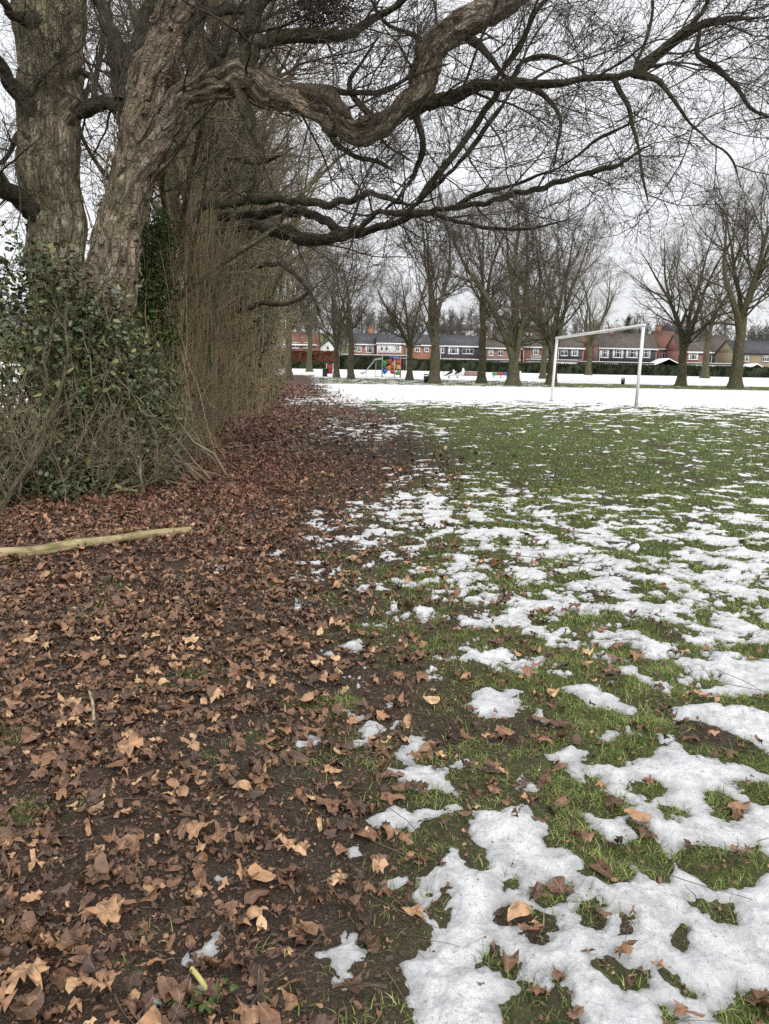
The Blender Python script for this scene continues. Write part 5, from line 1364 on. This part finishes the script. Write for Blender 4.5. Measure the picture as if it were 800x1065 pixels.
# swing frame to the right of tower
b = bas(418, 96)
T = thing('swing_frame', 'grey steel swing frame beside the climbing tower', 'swing', b)
for sx in (-.9, .9):
    MB().tube([b + (sx, -.8, -.05), b + (sx, 0, 2.4)], .045, 8).tube([b + (sx, .8, -.05), b + (sx, 0, 2.4)], .045, 8).build('leg', M_stl, T)
MB().tube([b + (-1.0, 0, 2.4), b + (1.0, 0, 2.4)], .045, 8).build('crossbar', M_stl, T)
for sx in (-.4, .4):
    st_ = MB().box(b[0] + sx - .2, b[0] + sx + .2, b[1] - .1, b[1] + .1, b[2] + .5, b[2] + .54).build('seat', M_blk, T)
    for q in (-.18, .18):
        c_ = MB().tube([b + (sx + q, 0, .54), b + (sx + q, 0, 2.38)], .012, 5).build('chain', M_stl, st_); c_.location = (0, 0, 0)
# litter bins
def bin_(label, px, depth, h, w, body, lid, group=None):
    b = bas(px, depth); T = thing('litter_bin', label, 'bin', b, group)
    MB().tube([b + (0, 0, .05), b + (0, 0, h * .3), b + (0, 0, h * .78)], [w * .44, w * .48, w * .5], 16).build('body', body, T)
    MB().tube([b + (0, 0, h * .86), b + (0, 0, h * .92), b + (0, 0, h)], [w * .54, w * .52, w * .3], 16).build('lid', lid, T)
    MB().tube([b + (-w * .4, 0, h * .7), b + (-w * .4, 0, h * .88)], .03, 6).tube([b + (w * .4, 0, h * .7), b + (w * .4, 0, h * .88)], .03, 6).build('bracket', body, T)
    MB().tube([b + (0, 0, -.05), b + (0, 0, .06)], w * .3, 12).build('base', M_stl, T)
bin_('black litter bin standing left of the wide forked tree', 443.5, 72, .82, .48, M_blk, M_blk)
bin_('black litter bin seen between the goal posts', 648.5, 86, .75, .42, M_blk, M_blk)
b = bas(338, 96); T = thing('litter_bin', 'square black bin beside the red one left of the mossy tree', 'bin', b)
MB().box(b[0] - .28, b[0] + .28, 95.8, 96.3, b[2], b[2] + .95).build('body', M_blk, T, bevel=.03)
MB().box(b[0] - .3, b[0] + .3, 95.75, 96.35, b[2] + .953, b[2] + 1.03).build('lid', M_grn, T, bevel=.02)
b = bas(343, 96); T = thing('notice_board', 'red playground board on posts beside the black bin', 'sign', b)
MB().box(b[0] - .33, b[0] + .33, 96.0, 96.06, b[2] + .35, b[2] + 1.5).build('panel', M_red, T)
for sx in (-.4, .4): MB().tube([b + (sx, .03, -.05), b + (sx, .03, 1.6)], .045, 8).build('post', M_white, T)
b = bas(298.5, 110); T = thing('sign_post', 'thin pale post with a small red sign before the russet hedge', 'sign', b)
MB().tube([b + (0, 0, -.1), b + (0, 0, 2.3)], .05, 8).build('post', M_conc, T); MB().box(b[0] - .22, b[0] + .22, 109.9, 109.94, b[2] + 1.95, b[2] + 2.35).build('sign_plate', plain('sign_faded_red', (.45, .15, .12), .6, .3), T)
# low coloured bench / wall
b = bas(521, 104); T = thing('play_bench', 'low bench with green, red and blue blocks left of the low forking tree', 'bench', b)
for x0, x1, m in ((-1.1, -.45, M_grn), (-.42, .35, M_red), (.38, 1.1, M_blu)):
    MB().box(b[0] + x0, b[0] + x1, 104, 104.45, b[2] + .32, b[2] + .75).build('block', m, T, bevel=.03)
for sx in (-.9, 0, .9): MB().box(b[0] + sx - .06, b[0] + sx + .06, 104.05, 104.4, b[2] - .05, b[2] + .317).build('leg', M_stl, T)
# white spring rockers
def rocker(label, px, depth, sc):
    b = bas(px, depth); T = thing('play_rocker', label, 'play rocker', b, 'white play pieces right of the wide forked tree')
    prof = [(-.75, .35), (-.5, .3), (.5, .3), (.75, .4), (.85, .9), (.72, 1.25), (.55, 1.2), (.5, .85), (.2, .65), (-.35, .65), (-.6, .95), (-.8, .9)]
    MB().prism([(b[0] + x * sc, b[2] + z * sc) for x, z in prof], depth, depth + .12).prism([(b[0] + x * sc, b[2] + z * sc) for x, z in prof], depth + .4, depth + .52).build('side_panel', M_white, T)
    MB().box(b[0] - .35 * sc, b[0] + .2 * sc, depth + .125, depth + .395, b[2] + .55 * sc, b[2] + .62 * sc).build('seat', M_white, T)
    t = np.linspace(0, 5 * 6.28, 60); MB().tube(np.stack([b[0] + .12 * np.cos(t), depth + .26 + .12 * np.sin(t), b[2] + t / (5 * 6.28) * .36 * sc], 1), .02, 5).build('spring', M_stl, T)
    MB().tube([(b[0] + .5 * sc, depth - .1, b[2] + 1.0 * sc), (b[0] + .5 * sc, depth + .62, b[2] + 1.0 * sc)], .03, 6).build('handle', M_stl, T)
rocker('left of the two white spring rockers in the play area', 467, 98, .9)
rocker('right of the two white spring rockers in the play area', 476, 99, 1.05)
b = bas(541, 100); MB().tube([b + (0, 0, -.05), b + (0, 0, .95), b + (0, 0, 1.05)], [.12, .12, .05], 10).build('white_bollard', M_white)
tag(bpy.data.objects['white_bollard'], 'short white bollard at the right of the low forking tree', 'bollard')
# low bow-top rail by the play area
b0 = bas(480, 108); b1_ = bas(500, 108)
T = thing('low_wall', 'low pinkish kerb wall of the play area behind the straight tree', 'wall', b0)
MB().box(b0[0], b1_[0], 108, 108.3, b0[2] - .05, b0[2] + .55).build('wall', B_pink, T); MB().box(b0[0] - .04, b1_[0] + .04, 107.96, 108.34, b0[2] + .553, b0[2] + .64).build('coping', M_conc, T)

# ------------------------------------------------------------------ light, sky, camera
sun_el, sun_az = math.radians(38), math.radians(155)   # azimuth clockwise from +Y (behind right)
w = bpy.data.worlds.new('World'); scene.world = w; w.use_nodes = True; nt = w.node_tree
for n in list(nt.nodes): nt.nodes.remove(n)
out = nt.nodes.new('ShaderNodeOutputWorld'); bg = nt.nodes.new('ShaderNodeBackground'); nt.links.new(bg.outputs[0], out.inputs[0])
sky = nt.nodes.new('ShaderNodeTexSky'); sky.sky_type = 'NISHITA'; sky.sun_disc = False; sky.sun_elevation = sun_el; sky.sun_rotation = sun_az
tc = nt.nodes.new('ShaderNodeTexCoord'); sp = nt.nodes.new('ShaderNodeSeparateXYZ'); nt.links.new(tc.outputs['Generated'], sp.inputs[0])
el = math_(nt, 'MAXIMUM', sp.outputs[2], 0.0)
cl = noise(nt, mapv(nt, tc.outputs['Generated'], (1.6, 1.6, 4.0)), 1.3, 5, .55, .4)
grad = math_(nt, 'ADD', 0.78, math_(nt, 'MULTIPLY', el, .55))
clv = ramp(nt, cl, [(.30, g3(.82)), (.5, g3(1.0)), (.68, g3(1.22))])
lum = math_(nt, 'MULTIPLY', math_(nt, 'MULTIPLY', grad, clv), 7.9)
cc = nt.nodes.new('ShaderNodeCombineColor')
nt.links.new(math_(nt, 'MULTIPLY', lum, .985), cc.inputs[0]); nt.links.new(math_(nt, 'MULTIPLY', lum, 1.0), cc.inputs[1]); nt.links.new(math_(nt, 'MULTIPLY', lum, 1.03), cc.inputs[2])
nt.links.new(mix(nt, .96, sky.outputs[0], cc.outputs[0]), bg.inputs['Color'])
bg.inputs['Strength'].default_value = .12
sl = bpy.data.lights.new('sun', 'SUN'); sl.energy = 1.5; sl.angle = math.radians(22); sl.color = (1, .98, .95)
so = bpy.data.objects.new('sun', sl); COL.objects.link(so)
from mathutils import Vector, Matrix
dv = Vector((math.sin(sun_az) * math.cos(sun_el), math.cos(sun_az) * math.cos(sun_el), math.sin(sun_el)))
so.rotation_euler = dv.to_track_quat('Z', 'Y').to_euler(); so.location = (0, -5, 30)

cam = bpy.data.cameras.new('camera'); co = bpy.data.objects.new('camera', cam); COL.objects.link(co)
cam.sensor_fit = 'VERTICAL'; cam.sensor_height = 36; cam.sensor_width = 27; cam.lens = 36 * FPX / H0
cam.clip_end = 5000; cam.clip_start = .05
Mx = Matrix(((R_[0], U_[0], -F_[0], 0), (R_[1], U_[1], -F_[1], 0), (R_[2], U_[2], -F_[2], CAMZ), (0, 0, 0, 1)))
co.matrix_world = Mx
scene.camera = co
scene.view_settings.view_transform = 'Standard'; scene.view_settings.look = 'None'; scene.view_settings.exposure = .3; scene.view_settings.gamma = 1
scene.cycles.max_bounces = 5; scene.cycles.diffuse_bounces = 3; scene.cycles.glossy_bounces = 2; scene.cycles.transparent_max_bounces = 4
scene.cycles.use_denoising = False
